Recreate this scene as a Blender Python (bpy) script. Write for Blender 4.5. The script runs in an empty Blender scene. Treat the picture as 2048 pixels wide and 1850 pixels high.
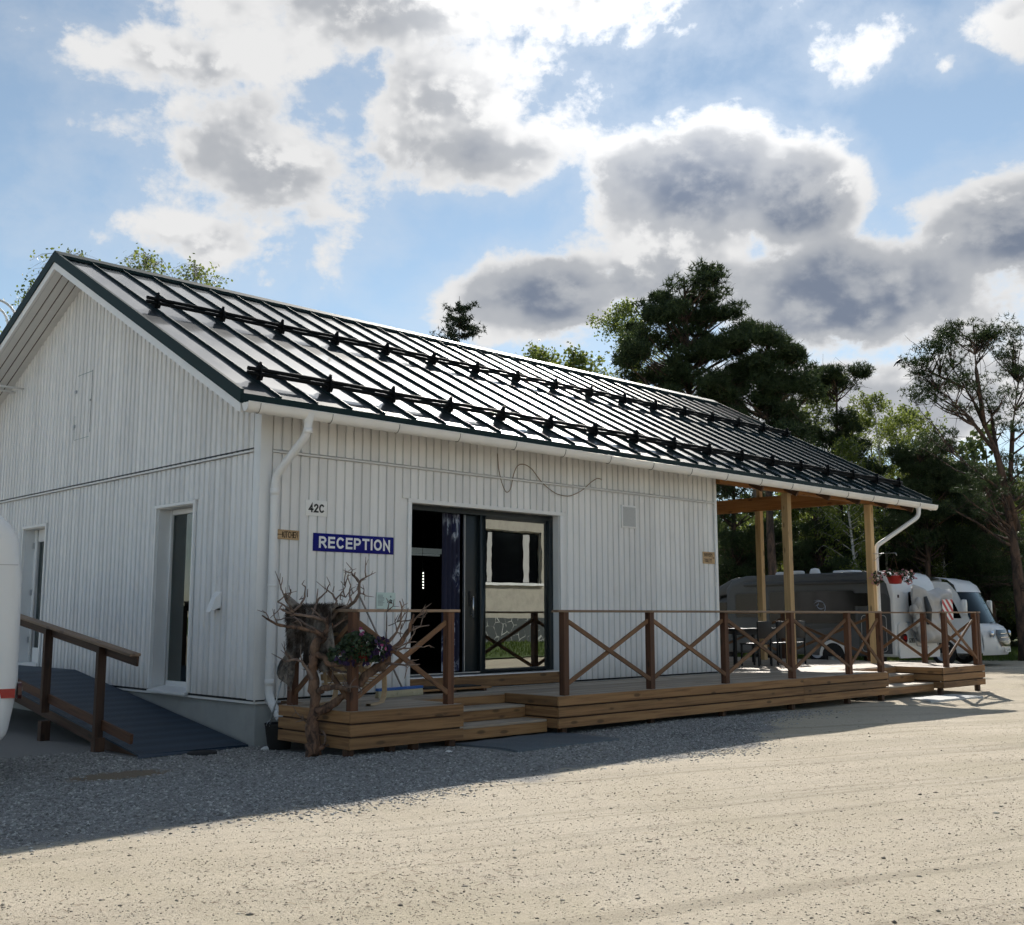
import bpy, bmesh, math, random
import numpy as np
from mathutils import Vector, Matrix, Euler

random.seed(7)
RNG = np.random.default_rng(11)
R_ = math.radians
sc = bpy.context.scene
COL = sc.collection

# ------------------------------------------------------------------ camera
CAM = Vector((-7.051, -11.746, 1.55))
YAW, PITCH, FPX = 0.768, 0.139, 2187.0
cam_d = bpy.data.cameras.new('camera')
cam_d.sensor_fit = 'HORIZONTAL'
cam_d.sensor_width = 36.0
cam_d.lens = 36.0 * FPX / 2048.0
cam_d.clip_start = 0.05
cam_d.clip_end = 4000.0
cam = bpy.data.objects.new('camera', cam_d)
COL.objects.link(cam)
cam.location = CAM
cam.rotation_euler = (math.pi / 2 + PITCH, 0.001, -YAW)
sc.camera = cam

# ------------------------------------------------------------------ light
SUN_AZ, SUN_EL = R_(54.5), R_(35.0)          # azimuth measured from +y towards +x
SUN_DIR = Vector((math.sin(SUN_AZ) * math.cos(SUN_EL), math.cos(SUN_AZ) * math.cos(SUN_EL), math.sin(SUN_EL)))
sun_d = bpy.data.lights.new('sun', 'SUN')
sun_d.energy = 5.0
sun_d.angle = R_(0.53)
sun_d.color = (1.0, 0.945, 0.865)
sun = bpy.data.objects.new('sun', sun_d)
COL.objects.link(sun)
sun.rotation_euler = (-SUN_DIR).to_track_quat('-Z', 'Y').to_euler()

sc.view_settings.view_transform = 'Standard'
sc.view_settings.look = 'None'
sc.view_settings.gamma = 1.0
sc.view_settings.use_curve_mapping = False
sc.view_settings.exposure = 0.35
sc.cycles.max_bounces = 5
sc.cycles.diffuse_bounces = 2
sc.cycles.glossy_bounces = 3
sc.cycles.transmission_bounces = 4
sc.cycles.transparent_max_bounces = 8
sc.cycles.caustics_reflective = False
sc.cycles.caustics_refractive = False
sc.cycles.use_adaptive_sampling = True
sc.cycles.adaptive_threshold = 0.035
sc.cycles.use_light_tree = False

# ------------------------------------------------------------------ world: sky with cumulus clouds
world = bpy.data.worlds.new('World')
sc.world = world
world.use_nodes = True
WT = world.node_tree
WT.nodes.clear()


class X:
    """tiny expression wrapper: arithmetic on node sockets"""
    nt = None

    def __init__(self, s):
        self.s = s

    @staticmethod
    def m(op, *a, clamp=False):
        n = X.nt.nodes.new('ShaderNodeMath')
        n.operation = op
        n.use_clamp = clamp
        for i, v in enumerate(a):
            if isinstance(v, X):
                X.nt.links.new(v.s, n.inputs[i])
            else:
                n.inputs[i].default_value = float(v)
        return X(n.outputs[0])

    def __add__(a, b): return X.m('ADD', a, b)
    def __radd__(a, b): return X.m('ADD', b, a)
    def __sub__(a, b): return X.m('SUBTRACT', a, b)
    def __rsub__(a, b): return X.m('SUBTRACT', b, a)
    def __mul__(a, b): return X.m('MULTIPLY', a, b)
    def __rmul__(a, b): return X.m('MULTIPLY', b, a)
    def __truediv__(a, b): return X.m('DIVIDE', a, b)


def smooth(x, lo, hi, a=0.0, b=1.0):
    n = X.nt.nodes.new('ShaderNodeMapRange')
    n.interpolation_type = 'SMOOTHSTEP'
    X.nt.links.new(x.s, n.inputs[0])
    n.inputs[1].default_value, n.inputs[2].default_value = lo, hi
    n.inputs[3].default_value, n.inputs[4].default_value = a, b
    return X(n.outputs[0])


def noise(vec, scale, detail=6, rough=0.55, dist=0.0, lac=2.0):
    n = X.nt.nodes.new('ShaderNodeTexNoise')
    n.inputs['Scale'].default_value = scale
    n.inputs['Detail'].default_value = detail
    n.inputs['Roughness'].default_value = rough
    n.inputs['Lacunarity'].default_value = lac
    n.inputs['Distortion'].default_value = dist
    if vec is not None:
        X.nt.links.new(vec, n.inputs['Vector'])
    return X(n.outputs[0])


def vmath(op, a, b=None):
    n = X.nt.nodes.new('ShaderNodeVectorMath')
    n.operation = op
    for i, v in enumerate((a, b)):
        if v is None:
            continue
        if isinstance(v, (tuple, list, Vector)):
            n.inputs[i].default_value = v
        else:
            X.nt.links.new(v, n.inputs[i])
    return n.outputs[0]


def mixc(fac, a, b):
    n = X.nt.nodes.new('ShaderNodeMix')
    n.data_type = 'RGBA'
    if isinstance(fac, X):
        X.nt.links.new(fac.s, n.inputs[0])
    else:
        n.inputs[0].default_value = fac
    for s, v in ((6, a), (7, b)):
        if isinstance(v, (tuple, list)):
            n.inputs[s].default_value = (v[0], v[1], v[2], 1)
        else:
            X.nt.links.new(v, n.inputs[s])
    return n.outputs[2]


def cam_ray(u, v):
    F = Vector((math.sin(YAW) * math.cos(PITCH), math.cos(YAW) * math.cos(PITCH), math.sin(PITCH)))
    Rv = Vector((math.cos(YAW), -math.sin(YAW), 0))
    U = Rv.cross(F)
    return F + Rv * ((u - 1024) / FPX) - U * ((v - 925) / FPX)


def azel(u, v):
    d = cam_ray(u, v).normalized()
    return math.atan2(d.x, d.y), math.asin(d.z)


X.nt = WT
tc = WT.nodes.new('ShaderNodeTexCoord')
DIR = tc.outputs['Generated']
sepd = WT.nodes.new('ShaderNodeSeparateXYZ')
WT.links.new(DIR, sepd.inputs[0])
AZ = X.m('ARCTAN2', X(sepd.outputs[0]), X(sepd.outputs[1]))
EL = X.m('ARCSINE', X(sepd.outputs[2]))
sky = WT.nodes.new('ShaderNodeTexSky')
sky.sky_type = 'NISHITA'
sky.sun_disc = False
sky.sun_elevation = SUN_EL
sky.sun_rotation = SUN_AZ
sky.altitude = 200
sky.air_density = 1.0
sky.dust_density = 0.02
sky.ozone_density = 2.6
SKY_S = 0.09
gam = WT.nodes.new('ShaderNodeHueSaturation')
gam.inputs['Saturation'].default_value = 0.78
gam.inputs['Hue'].default_value = 0.488
WT.links.new(sky.outputs[0], gam.inputs['Color'])
SKYC = gam.outputs[0]
# cumulus banks: centre (u, v), half extents in the same angular measure, fill, core darkness
CLOUDS = [
    (680, 0, 430, 160, .62, .42), (1210, -10, 320, 100, .58, .30), (900, 190, 290, 190, .55, .32), (330, 110, 210, 70, .45, .2),
    (540, 330, 290, 160, .62, .42), (420, 480, 210, 90, .42, .12), (930, 310, 290, 110, .58, .52), (640, 430, 200, 110, .40, .2),
    (1370, 390, 260, 150, 1.0, .95), (1590, 400, 150, 120, .85, .8), (1080, 600, 240, 125, .90, .85), (1700, 600, 370, 150, .95, .95), (1330, 560, 280, 120, .50, .15),
    (2040, 450, 230, 150, .95, .85), (1740, 95, 110, 60, .40, .0), (2020, 35, 120, 75, .50, .0), (1890, 130, 90, 35, .30, .0),
    (1650, 790, 500, 130, .60, .45), (420, -300, 620, 230, .75, .15), (1150, -360, 700, 230, .75, .15)]
field = None
dark = None
for (u, v, su, sv, w, dk) in CLOUDS:
    a0, e0 = azel(u, v)
    sa, se = su / FPX / math.cos(e0), sv / FPX
    dA, dE = (AZ - a0) * (1 / sa), (EL - e0) * (1 / se)
    q = X.m('MULTIPLY_ADD', dA, dA, dE * dE)
    g = (1.0 - X.m('SQRT', q)) * w
    field = g if field is None else X.m('SMOOTH_MAX', field, g, 0.10)
    if dk > .02:
        dd = X.m('MULTIPLY_ADD', q, -dk, dk)
        dark = dd if dark is None else X.m('SMOOTH_MAX', dark, dd, 0.25)
field = X.m('MAXIMUM', field, -.40)
cxy = WT.nodes.new('ShaderNodeCombineXYZ')
WT.links.new((AZ * .9).s, cxy.inputs[0]); WT.links.new((EL * 1.25).s, cxy.inputs[1])


def noise2(vec, scale, detail, rough, dist=0.0):
    n = X.nt.nodes.new('ShaderNodeTexNoise')
    n.noise_dimensions = '2D'
    n.inputs['Scale'].default_value = scale
    n.inputs['Detail'].default_value = detail
    n.inputs['Roughness'].default_value = rough
    n.inputs['Distortion'].default_value = dist
    X.nt.links.new(vec, n.inputs['Vector'])
    return X(n.outputs[0])


CV = cxy.outputs[0]


def puffs(vec, scale, detail):
    n = X.nt.nodes.new('ShaderNodeTexVoronoi')
    n.voronoi_dimensions = '2D'
    n.feature = 'SMOOTH_F1'
    n.inputs['Scale'].default_value = scale
    n.inputs['Detail'].default_value = detail
    n.inputs['Roughness'].default_value = .55
    n.inputs['Smoothness'].default_value = .6
    n.normalize = True
    X.nt.links.new(vec, n.inputs['Vector'])
    return X(n.outputs['Distance'])


nz = noise2(CV, 8.0, 9, .62, .08)
vw = WT.nodes.new('ShaderNodeCombineXYZ')
WT.links.new((AZ * .9 + nz * .05).s, vw.inputs[0]); WT.links.new((EL * 1.25 + nz * .05).s, vw.inputs[1])
pf = puffs(vw.outputs[0], 19.0, 3)
nlo = noise2(vmath('ADD', CV, (.010, .022, 0)), 8.0, 4, .58, .08)


def cloud_colour(field, dark, nz, pf, nlo):
    body = field * 1.0 + (nz - .5) * 1.34 - .15
    dens = body + (.42 - pf) * .42
    cover = X.m('MAXIMUM', smooth(dens, -.09, .19), smooth(dens, -.42, .05, 0, .20))
    thick = smooth(dens, .02, .50)
    lit = (nz - nlo) * 2.6 + (.34 - pf) * 1.1 + (EL - .27) * .5          # sides turned to the sun above
    shade = thick * (.29 + X.m('MAXIMUM', dark, 0.0) * .80) - lit * thick * 1.15
    col = mixc(smooth(shade, .0, .40), (.65, .65, .65), (.37, .385, .41))
    return cover, mixc(smooth(shade, .34, 1.35), col, (.155, .185, .245))


cov_a, col_a = cloud_colour(field, dark, nz, pf, nlo)
# the same broken cumulus sky everywhere else, in plain detail
low = noise(vmath('MULTIPLY', DIR, (1.0, 1.0, 1.8)), 3.2, 4, .55)
cov_b = smooth(low, .53, .66)
col_b = mixc(smooth(low, .58, .76), (.74, .74, .75), (.34, .37, .42))


# clouds close to the sun are lit through and brighter
sdot = WT.nodes.new('ShaderNodeVectorMath')
sdot.operation = 'DOT_PRODUCT'
WT.links.new(DIR, sdot.inputs[0])
sdot.inputs[1].default_value = SUN_DIR
glow = smooth(X(sdot.outputs['Value']), .955, .998, 1.0, 1.6)


def sky_bg(cover, col):
    sc_c = WT.nodes.new('ShaderNodeMix')
    sc_c.data_type = 'RGBA'
    sc_c.blend_type = 'MULTIPLY'
    sc_c.inputs[0].default_value = 1.0
    WT.links.new(col, sc_c.inputs[6])
    k = 1.0 / SKY_S                     # cloud radiance is given in absolute units
    gk = WT.nodes.new('ShaderNodeCombineColor')
    for i_ in range(3):
        WT.links.new((glow * k).s, gk.inputs[i_])
    WT.links.new(gk.outputs[0], sc_c.inputs[7])
    b = WT.nodes.new('ShaderNodeBackground')
    WT.links.new(mixc(cover, SKYC, sc_c.outputs[2]), b.inputs[0])
    b.inputs[1].default_value = SKY_S
    return b


bg_a, bg_b = sky_bg(cov_a, col_a), sky_bg(cov_b, col_b)
a_c, e_c = azel(1024, 500)
inview = smooth(X.m('ABSOLUTE', AZ - a_c), R_(27), R_(36), 1, 0) * smooth(EL, R_(44), R_(54), 1, 0)
mxs = WT.nodes.new('ShaderNodeMixShader')
WT.links.new(inview.s, mxs.inputs[0])
WT.links.new(bg_b.outputs[0], mxs.inputs[1])
WT.links.new(bg_a.outputs[0], mxs.inputs[2])
wo = WT.nodes.new('ShaderNodeOutputWorld')
WT.links.new(mxs.outputs[0], wo.inputs[0])
world.cycles.sampling_method = 'MANUAL'
world.cycles.sample_map_resolution = 512

# ------------------------------------------------------------------ helpers
def wm(o):
    if o.parent:
        return wm(o.parent) @ o.matrix_parent_inverse @ o.matrix_basis
    return o.matrix_basis.copy()


def attach(o, parent, world=True):
    o.parent = parent
    if world:
        o.matrix_parent_inverse = wm(parent).inverted()
    return o


def tag(o, label=None, cat=None, group=None, kind=None):
    if label: o['label'] = label
    if cat: o['category'] = cat
    if group: o['group'] = group
    if kind: o['kind'] = kind
    return o


def thing(name, label, cat, loc=(0, 0, 0), rz=0.0, group=None):
    o = bpy.data.objects.new(name, None)
    o.empty_display_size = 0.2
    COL.objects.link(o)
    o.location = loc
    o.rotation_euler = (0, 0, rz)
    return tag(o, label, cat, group)


def obj(name, me, mat=None, parent=None, world=True, M=None):
    o = bpy.data.objects.new(name, me)
    COL.objects.link(o)
    if mat is not None and len(me.materials) == 0:
        me.materials.append(mat)
    if M is not None:
        o.matrix_basis = M
    if parent is not None:
        attach(o, parent, world)
    return o


class MB:
    """collects boxes, prisms and tubes into one mesh"""

    def __init__(s):
        s.v, s.f, s.sm = [], [], []

    def add(s, vs, fs, sm=False):
        n = len(s.v)
        s.v += [tuple(p) for p in vs]
        s.f += [tuple(i + n for i in f) for f in fs]
        s.sm += [sm] * len(fs)
        return s

    def box(s, a, b):
        (x0, y0, z0), (x1, y1, z1) = a, b
        return s.add([(x0, y0, z0), (x1, y0, z0), (x1, y1, z0), (x0, y1, z0), (x0, y0, z1), (x1, y0, z1), (x1, y1, z1), (x0, y1, z1)],
                     [(0, 3, 2, 1), (4, 5, 6, 7), (0, 1, 5, 4), (1, 2, 6, 5), (2, 3, 7, 6), (3, 0, 4, 7)])

    def quad(s, *p):
        return s.add(p, [tuple(range(len(p)))])

    def prism(s, prof, axis, a, b, close=True):
        """extrude a 2-D outline along x, y or z between a and b (outline gives the two other coordinates)"""
        n = len(prof)
        f = {'x': lambda t, p: (t, p[0], p[1]), 'y': lambda t, p: (p[0], t, p[1]), 'z': lambda t, p: (p[0], p[1], t)}[axis]
        vs = [f(a, p) for p in prof] + [f(b, p) for p in prof]
        fs = [(i, (i + 1) % n, n + (i + 1) % n, n + i) for i in range(n if close else n - 1)]
        if close:
            fs += [tuple(range(n - 1, -1, -1)), tuple(range(n, 2 * n))]
        return s.add(vs, fs)

    def tube(s, pts, r, k=8, cap=True, sm=True, wob=0.0):
        pts = [Vector(p) for p in pts]
        rr = r if isinstance(r, (list, tuple)) else [r] * len(pts)
        ref = None
        vs, fs = [], []
        for i, p in enumerate(pts):
            t = (pts[min(i + 1, len(pts) - 1)] - pts[max(i - 1, 0)])
            t = t.normalized() if t.length > 1e-9 else Vector((0, 0, 1))
            if ref is None:
                ref = t.orthogonal().normalized()
            ref = (ref - t * ref.dot(t))
            ref = ref.normalized() if ref.length > 1e-6 else t.orthogonal().normalized()
            bi = t.cross(ref)
            for j in range(k):
                a = 2 * math.pi * j / k
                q = rr[i] * (1 + (random.uniform(-wob, wob) if wob else 0))
                vs.append(p + (ref * math.cos(a) + bi * math.sin(a)) * q)
        for i in range(len(pts) - 1):
            for j in range(k):
                fs.append((i * k + j, i * k + (j + 1) % k, (i + 1) * k + (j + 1) % k, (i + 1) * k + j))
        s.add(vs, fs, sm)
        if cap:
            n = len(s.v) - len(vs)
            s.f += [tuple(n + j for j in range(k - 1, -1, -1)), tuple(n + (len(pts) - 1) * k + j for j in range(k))]
            s.sm += [False, False]
        return s

    def lathe(s, prof, k=20, c=(0, 0, 0), sm=True):
        vs, fs = [], []
        for (r, z) in prof:
            for j in range(k):
                a = 2 * math.pi * j / k
                vs.append((c[0] + r * math.cos(a), c[1] + r * math.sin(a), c[2] + z))
        for i in range(len(prof) - 1):
            for j in range(k):
                fs.append((i * k + j, i * k + (j + 1) % k, (i + 1) * k + (j + 1) % k, (i + 1) * k + j))
        return s.add(vs, fs, sm)

    def mesh(s, name):
        me = bpy.data.meshes.new(name)
        me.from_pydata(s.v, [], s.f)
        me.polygons.foreach_set('use_smooth', s.sm)
        me.update()
        return me

    def build(s, name, mat, parent=None, world=True, M=None, bevel=0.0, seg=2):
        me = s.mesh(name)
        if bevel:
            bm = bmesh.new()
            bm.from_mesh(me)
            bmesh.ops.remove_doubles(bm, verts=bm.verts, dist=1e-5)
            es = [e for e in bm.edges if len(e.link_faces) == 2 and e.calc_face_angle(0) > 0.5]
            bmesh.ops.bevel(bm, geom=es, offset=bevel, segments=seg, profile=0.5, affect='EDGES', clamp_overlap=True)
            for f in bm.faces:
                f.smooth = True
            bm.to_mesh(me)
            bm.free()
            me.set_sharp_from_angle(angle=R_(40))
        return obj(name, me, mat, parent, world, M)


_cache = {}


def cbox(L, W, T, mat, ch=0.004):
    """chamfered box centred at the origin, long axis x; shared by size and material"""
    key = (round(L, 3), round(W, 3), round(T, 3), mat.name)
    if key in _cache:
        return _cache[key]
    bm = bmesh.new()
    bmesh.ops.create_cube(bm, size=1.0)
    bmesh.ops.scale(bm, vec=(L, W, T), verts=bm.verts)
    c = min(ch, min(L, W, T) * .3)
    bmesh.ops.bevel(bm, geom=bm.edges[:], offset=c, segments=1, affect='EDGES')
    me = bpy.data.meshes.new('board')
    bm.to_mesh(me)
    bm.free()
    me.materials.append(mat)
    _cache[key] = me
    return me


def board(name, p0, p1, w, t, mat, parent, up=(0, 0, 1), world=True, ch=.004):
    """a board from p0 to p1 (centre line), t thick along 'up', w wide across it"""
    p0, p1 = Vector(p0), Vector(p1)
    x = (p1 - p0)
    L = x.length
    x.normalize()
    u = Vector(up)
    z = (u - x * u.dot(x)).normalized()
    y = z.cross(x)
    M = Matrix((x, y, z)).transposed().to_4x4()
    M.translation = (p0 + p1) / 2
    return obj(name, cbox(L, w, t, mat, ch), mat, parent, world, M)


def npmesh(name, V, F, mat=None, smooth=False):
    """fast mesh from numpy arrays (all faces with the same number of corners)"""
    me = bpy.data.meshes.new(name)
    n, k = F.shape
    me.vertices.add(len(V))
    me.vertices.foreach_set('co', np.ascontiguousarray(V, dtype=np.float32).ravel())
    me.loops.add(n * k)
    me.loops.foreach_set('vertex_index', np.ascontiguousarray(F, dtype=np.int32).ravel())
    me.polygons.add(n)
    me.polygons.foreach_set('loop_start', np.arange(0, n * k, k, dtype=np.int32))
    me.polygons.foreach_set('loop_total', np.full(n, k, dtype=np.int32))
    if smooth:
        me.polygons.foreach_set('use_smooth', np.ones(n, dtype=bool))
    me.update(calc_edges=True)
    me.validate()
    if mat:
        me.materials.append(mat)
    return me


def text(name, s, M, width, height, mat, parent, off=0.0, ext=0.002, fitw=True, world=True):
    """lettering as a thin mesh, fitted to width x height, lower left corner at the origin of M (x right, y up)"""
    cu = bpy.data.curves.new('lettering', 'FONT')
    cu.body = s
    cu.size = 1.0
    cu.offset = off
    cu.extrude = 0.0
    cu.space_character = 1.05
    cu.resolution_u = 3
    o = bpy.data.objects.new('lettering', cu)
    COL.objects.link(o)
    dg = bpy.context.evaluated_depsgraph_get()
    me = bpy.data.meshes.new_from_object(o.evaluated_get(dg))
    bpy.data.objects.remove(o)
    bpy.data.curves.remove(cu)
    co = np.empty(len(me.vertices) * 3, dtype=np.float32)
    me.vertices.foreach_get('co', co)
    co = co.reshape(-1, 3)
    mn, mx = co.min(0), co.max(0)
    co[:, 0] = (co[:, 0] - mn[0]) / (mx[0] - mn[0]) * width
    co[:, 1] = (co[:, 1] - mn[1]) / (mx[1] - mn[1]) * height
    co[:, 2] = 0
    me.vertices.foreach_set('co', co.ravel())
    me.update()
    me.materials.clear()
    return obj(name, me, mat, parent, world, M)


def front_M(x, y, z):
    """plane facing -y"""
    return Matrix.Translation((x, y, z)) @ Matrix.Rotation(math.pi / 2, 4, 'X')


YF = Vector((math.sin(YAW), math.cos(YAW), 0))
XR = Vector((math.cos(YAW), -math.sin(YAW), 0))


def at(u, v, D):
    """the place seen at pixel (u, v) of the photograph at horizontal distance D in front of the camera"""
    d = cam_ray(u, v)
    return CAM + d * (D / d.dot(YF))


# ------------------------------------------------------------------ materials
def mat(name, col=(.5, .5, .5), rough=.6, metal=0.0, spec=.5, build=None, trans=0.0):
    m = bpy.data.materials.new(name)
    m.use_nodes = True
    nt = m.node_tree
    b = nt.nodes['Principled BSDF']
    b.inputs['Base Color'].default_value = (*col, 1)
    b.inputs['Roughness'].default_value = rough
    b.inputs['Metallic'].default_value = metal
    b.inputs['Specular IOR Level'].default_value = spec
    if build:
        X.nt = nt
        build(nt, b)
    return m


def coords(nt, kind='Object'):
    t = nt.nodes.new('ShaderNodeTexCoord')
    return t.outputs[kind]


def obj_rand(nt):
    return X(nt.nodes.new('ShaderNodeObjectInfo').outputs['Random'])


def bump(nt, b, h, strength=.3, dist=.01):
    n = nt.nodes.new('ShaderNodeBump')
    n.inputs['Strength'].default_value = strength
    n.inputs['Distance'].default_value = dist
    nt.links.new(h.s, n.inputs['Height'])
    nt.links.new(n.outputs[0], b.inputs['Normal'])


def wood(name, base, dark, rough=.7, knots=True, weather=0.0, wcol=(.32, .29, .25)):
    def f(nt, b):
        c = coords(nt)
        r = obj_rand(nt)
        comb = nt.nodes.new('ShaderNodeCombineXYZ')
        nt.links.new((r * 37.0).s, comb.inputs[0]); nt.links.new((r * 91.0).s, comb.inputs[1]); nt.links.new((r * 53.0).s, comb.inputs[2])
        v = vmath('ADD', c, comb.outputs[0])
        g = noise(vmath('MULTIPLY', v, (1.2, 26.0, 26.0)), 1.0, 6, .6, .35)
        g2 = noise(vmath('MULTIPLY', v, (.5, 5.0, 5.0)), 1.0, 4, .55, .2)
        col = mixc(smooth(g, .38, .66), base, dark)
        col = mixc(smooth(g2, .35, .75, 0, .45), col, [x * .72 for x in base])
        if knots:
            vo = nt.nodes.new('ShaderNodeTexVoronoi')
            vo.inputs['Scale'].default_value = 1.0
            nt.links.new(vmath('MULTIPLY', v, (2.3, 7.0, 7.0)), vo.inputs['Vector'])
            kn = smooth(X(vo.outputs['Distance']), .10, .21, 1, 0)
            col = mixc(kn * .85, col, [x * .28 for x in base])
        if weather:
            w = noise(vmath('MULTIPLY', v, (.9, 3.0, 3.0)), 1.0, 5, .6)
            col = mixc(smooth(w, .3, .7, weather * .5, weather), col, wcol)
        br = nt.nodes.new('ShaderNodeHueSaturation')
        nt.links.new(col, br.inputs['Color'])
        nt.links.new((r * .5 + .75).s, br.inputs['Value'])
        nt.links.new(br.outputs[0], b.inputs['Base Color'])
        bump(nt, b, g, .25, .004)
    return mat(name, base, rough, build=f)


def dirty(name, col, rough=.5, scale=3.0, amt=.12, dcol=None, bscale=0, spec=.5):
    def f(nt, b):
        c = coords(nt)
        r = obj_rand(nt)
        v = vmath('ADD', c, (3.1, 7.7, 1.3))
        g = noise(v, scale, 7, .6)
        g2 = noise(v, scale * 9, 4, .6)
        cc = mixc(smooth(g, .35, .75, 0, 1) * amt * 2, col, dcol or [x * .6 for x in col])
        cc = mixc(smooth(g2, .5, .8) * amt, cc, [x * .7 for x in col])
        br = nt.nodes.new('ShaderNodeHueSaturation')
        nt.links.new(cc, br.inputs['Color'])
        nt.links.new((r * .08 + .96).s, br.inputs['Value'])
        nt.links.new(br.outputs[0], b.inputs['Base Color'])
        if bscale:
            bump(nt, b, noise(v, bscale, 4, .6), .25, .004)
    return mat(name, col, rough, build=f, spec=spec)


M = {}
# painted boards: white paint with faint run-off streaks and dust towards the ends
def _siding(nt, b):
    c = coords(nt)
    r = obj_rand(nt)
    comb = nt.nodes.new('ShaderNodeCombineXYZ')
    nt.links.new((r * 17.0).s, comb.inputs[0]); nt.links.new((r * 61.0).s, comb.inputs[1])
    v = vmath('ADD', c, comb.outputs[0])
    st = noise(vmath('MULTIPLY', v, (30.0, 30.0, 1.1)), 1.0, 5, .6)
    bl = noise(v, 2.4, 6, .65)
    sp = noise(v, 46.0, 3, .6)
    col = mixc(smooth(st, .45, .8, 0, .3), (.83, .825, .815), (.62, .615, .605))
    col = mixc(smooth(bl, .5, .85, 0, .35), col, (.60, .585, .56))
    col = mixc(smooth(sp, .68, .78, 0, .45), col, (.45, .44, .42))
    geo = nt.nodes.new('ShaderNodeNewGeometry')
    sz = nt.nodes.new('ShaderNodeSeparateXYZ')
    nt.links.new(geo.outputs['Position'], sz.inputs[0])
    spl = X(sz.outputs[2]) + (bl - .5) * .5 + (st - .5) * .25
    col = mixc(smooth(spl, .55, 1.0, .38, 0), col, (.46, .43, .385))
    br = nt.nodes.new('ShaderNodeHueSaturation')
    nt.links.new(col, br.inputs['Color'])
    nt.links.new((r * .14 + .89).s, br.inputs['Value'])
    nt.links.new(br.outputs[0], b.inputs['Base Color'])
    bump(nt, b, st, .12, .003)
M['siding'] = mat('white_siding', (.78, .78, .78), .55, build=_siding, spec=.35)
M['trim'] = dirty('white_trim', (.80, .80, .79), .42, 2.5, .06)
M['soffit'] = dirty('soffit_paint', (.70, .70, .69), .55, 2.0, .08)
M['gutter'] = dirty('gutter_enamel', (.80, .78, .74), .35, 4.0, .07)
def _roofmat(nt, b):
    c = coords(nt)
    r = obj_rand(nt)
    comb = nt.nodes.new('ShaderNodeCombineXYZ')
    nt.links.new((r * 9.0).s, comb.inputs[0]); nt.links.new((r * 31.0).s, comb.inputs[1])
    v = vmath('ADD', c, comb.outputs[0])
    w = noise(vmath('MULTIPLY', v, (3.0, .6, 1.0)), 1.0, 4, .5)
    d = noise(v, 5.0, 6, .65)
    col = mixc(smooth(d, .4, .8, 0, .6), (.017, .024, .025), (.045, .048, .046))
    nt.links.new(col, b.inputs['Base Color'])
    nt.links.new((.34 + d * .16).s, b.inputs['Roughness'])
    bump(nt, b, w, .05, .02)
M['roof'] = mat('roof_sheet', (.02, .028, .028), .45, build=_roofmat, spec=1.0)
M['roof'].node_tree.nodes['Principled BSDF'].inputs['Coat Weight'].default_value = 1.0
M['roof'].node_tree.nodes['Principled BSDF'].inputs['Coat Roughness'].default_value = .07
M['roof'].node_tree.nodes['Principled BSDF'].inputs['Coat IOR'].default_value = 1.6
M['roof_trim'] = dirty('roof_trim_sheet', (.006, .020, .021), .55, 3.0, .1, spec=.18)
M['snow'] = mat('snow_guard_steel', (.005, .006, .007), .6, spec=.12)
M['concrete'] = dirty('foundation_concrete', (.33, .34, .33), .85, 1.6, .22, bscale=30)
M['wood'] = wood('stained_boards', (.315, .172, .070), (.18, .088, .034))
M['wood_dk'] = wood('stained_rails', (.125, .052, .023), (.066, .025, .011))
M['wood_brace'] = wood('stained_braces', (.185, .095, .045), (.11, .052, .024))
M['wood_deck'] = wood('deck_planks', (.34, .245, .16), (.22, .15, .09), weather=.75, wcol=(.40, .36, .30))
M['wood_rail'] = wood('weathered_top_rail', (.27, .165, .095), (.16, .095, .05), weather=.4, wcol=(.30, .24, .19))
M['wood_new'] = wood('new_timber', (.58, .40, .20), (.46, .30, .14), knots=True)
M['wood_beam'] = wood('glulam_beam', (.42, .19, .055), (.30, .12, .03))
M['wood_ramp'] = wood('dark_ramp_timber', (.085, .042, .022), (.045, .02, .011))
M['wood_sign'] = wood('sign_wood', (.52, .36, .20), (.40, .26, .13), knots=False)
M['wood_pale'] = wood('pale_birch', (.55, .40, .24), (.44, .30, .16), knots=False)
M['black'] = mat('black_paint', (.012, .013, .015), .5, spec=.3)
M['frame'] = mat('door_frame', (.010, .016, .018), .4)
M['char'] = mat('charred_letters', (.05, .026, .012), .8)
M['white'] = mat('white_print', (.82, .82, .82), .45)
M['plate'] = mat('number_plate_white', (.80, .80, .78), .4)
M['blue'] = mat('sign_blue', (.005, .007, .17), .5, spec=.15)
M['ink'] = mat('black_ink', (.02, .02, .02), .5)
M['ink_gray'] = mat('grey_ink', (.22, .30, .30), .6)
M['info'] = mat('pale_green_print', (.58, .70, .66), .4)
M['steel'] = mat('brushed_steel', (.55, .56, .58), .3, metal=1.0)
M['galv'] = mat('galvanised', (.45, .47, .48), .45, metal=.9)
M['rubber'] = mat('black_rubber', (.018, .018, .018), .8)
M['interior'] = mat('dark_interior', (.030, .030, .032), .7)  # the unlit room's darkness is put into this near-black colour
M['tube'] = mat('lamp_tube', (.6, .65, .65), .4)
M['tube'].node_tree.nodes['Principled BSDF'].inputs['Emission Color'].default_value = (.75, .9, .9, 1)
M['tube'].node_tree.nodes['Principled BSDF'].inputs['Emission Strength'].default_value = .05
M['led'] = mat('led', (.9, .9, .9), .4)
M['led'].node_tree.nodes['Principled BSDF'].inputs['Emission Color'].default_value = (1, .97, .9, 1)
M['led'].node_tree.nodes['Principled BSDF'].inputs['Emission Strength'].default_value = 3.0


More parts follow.
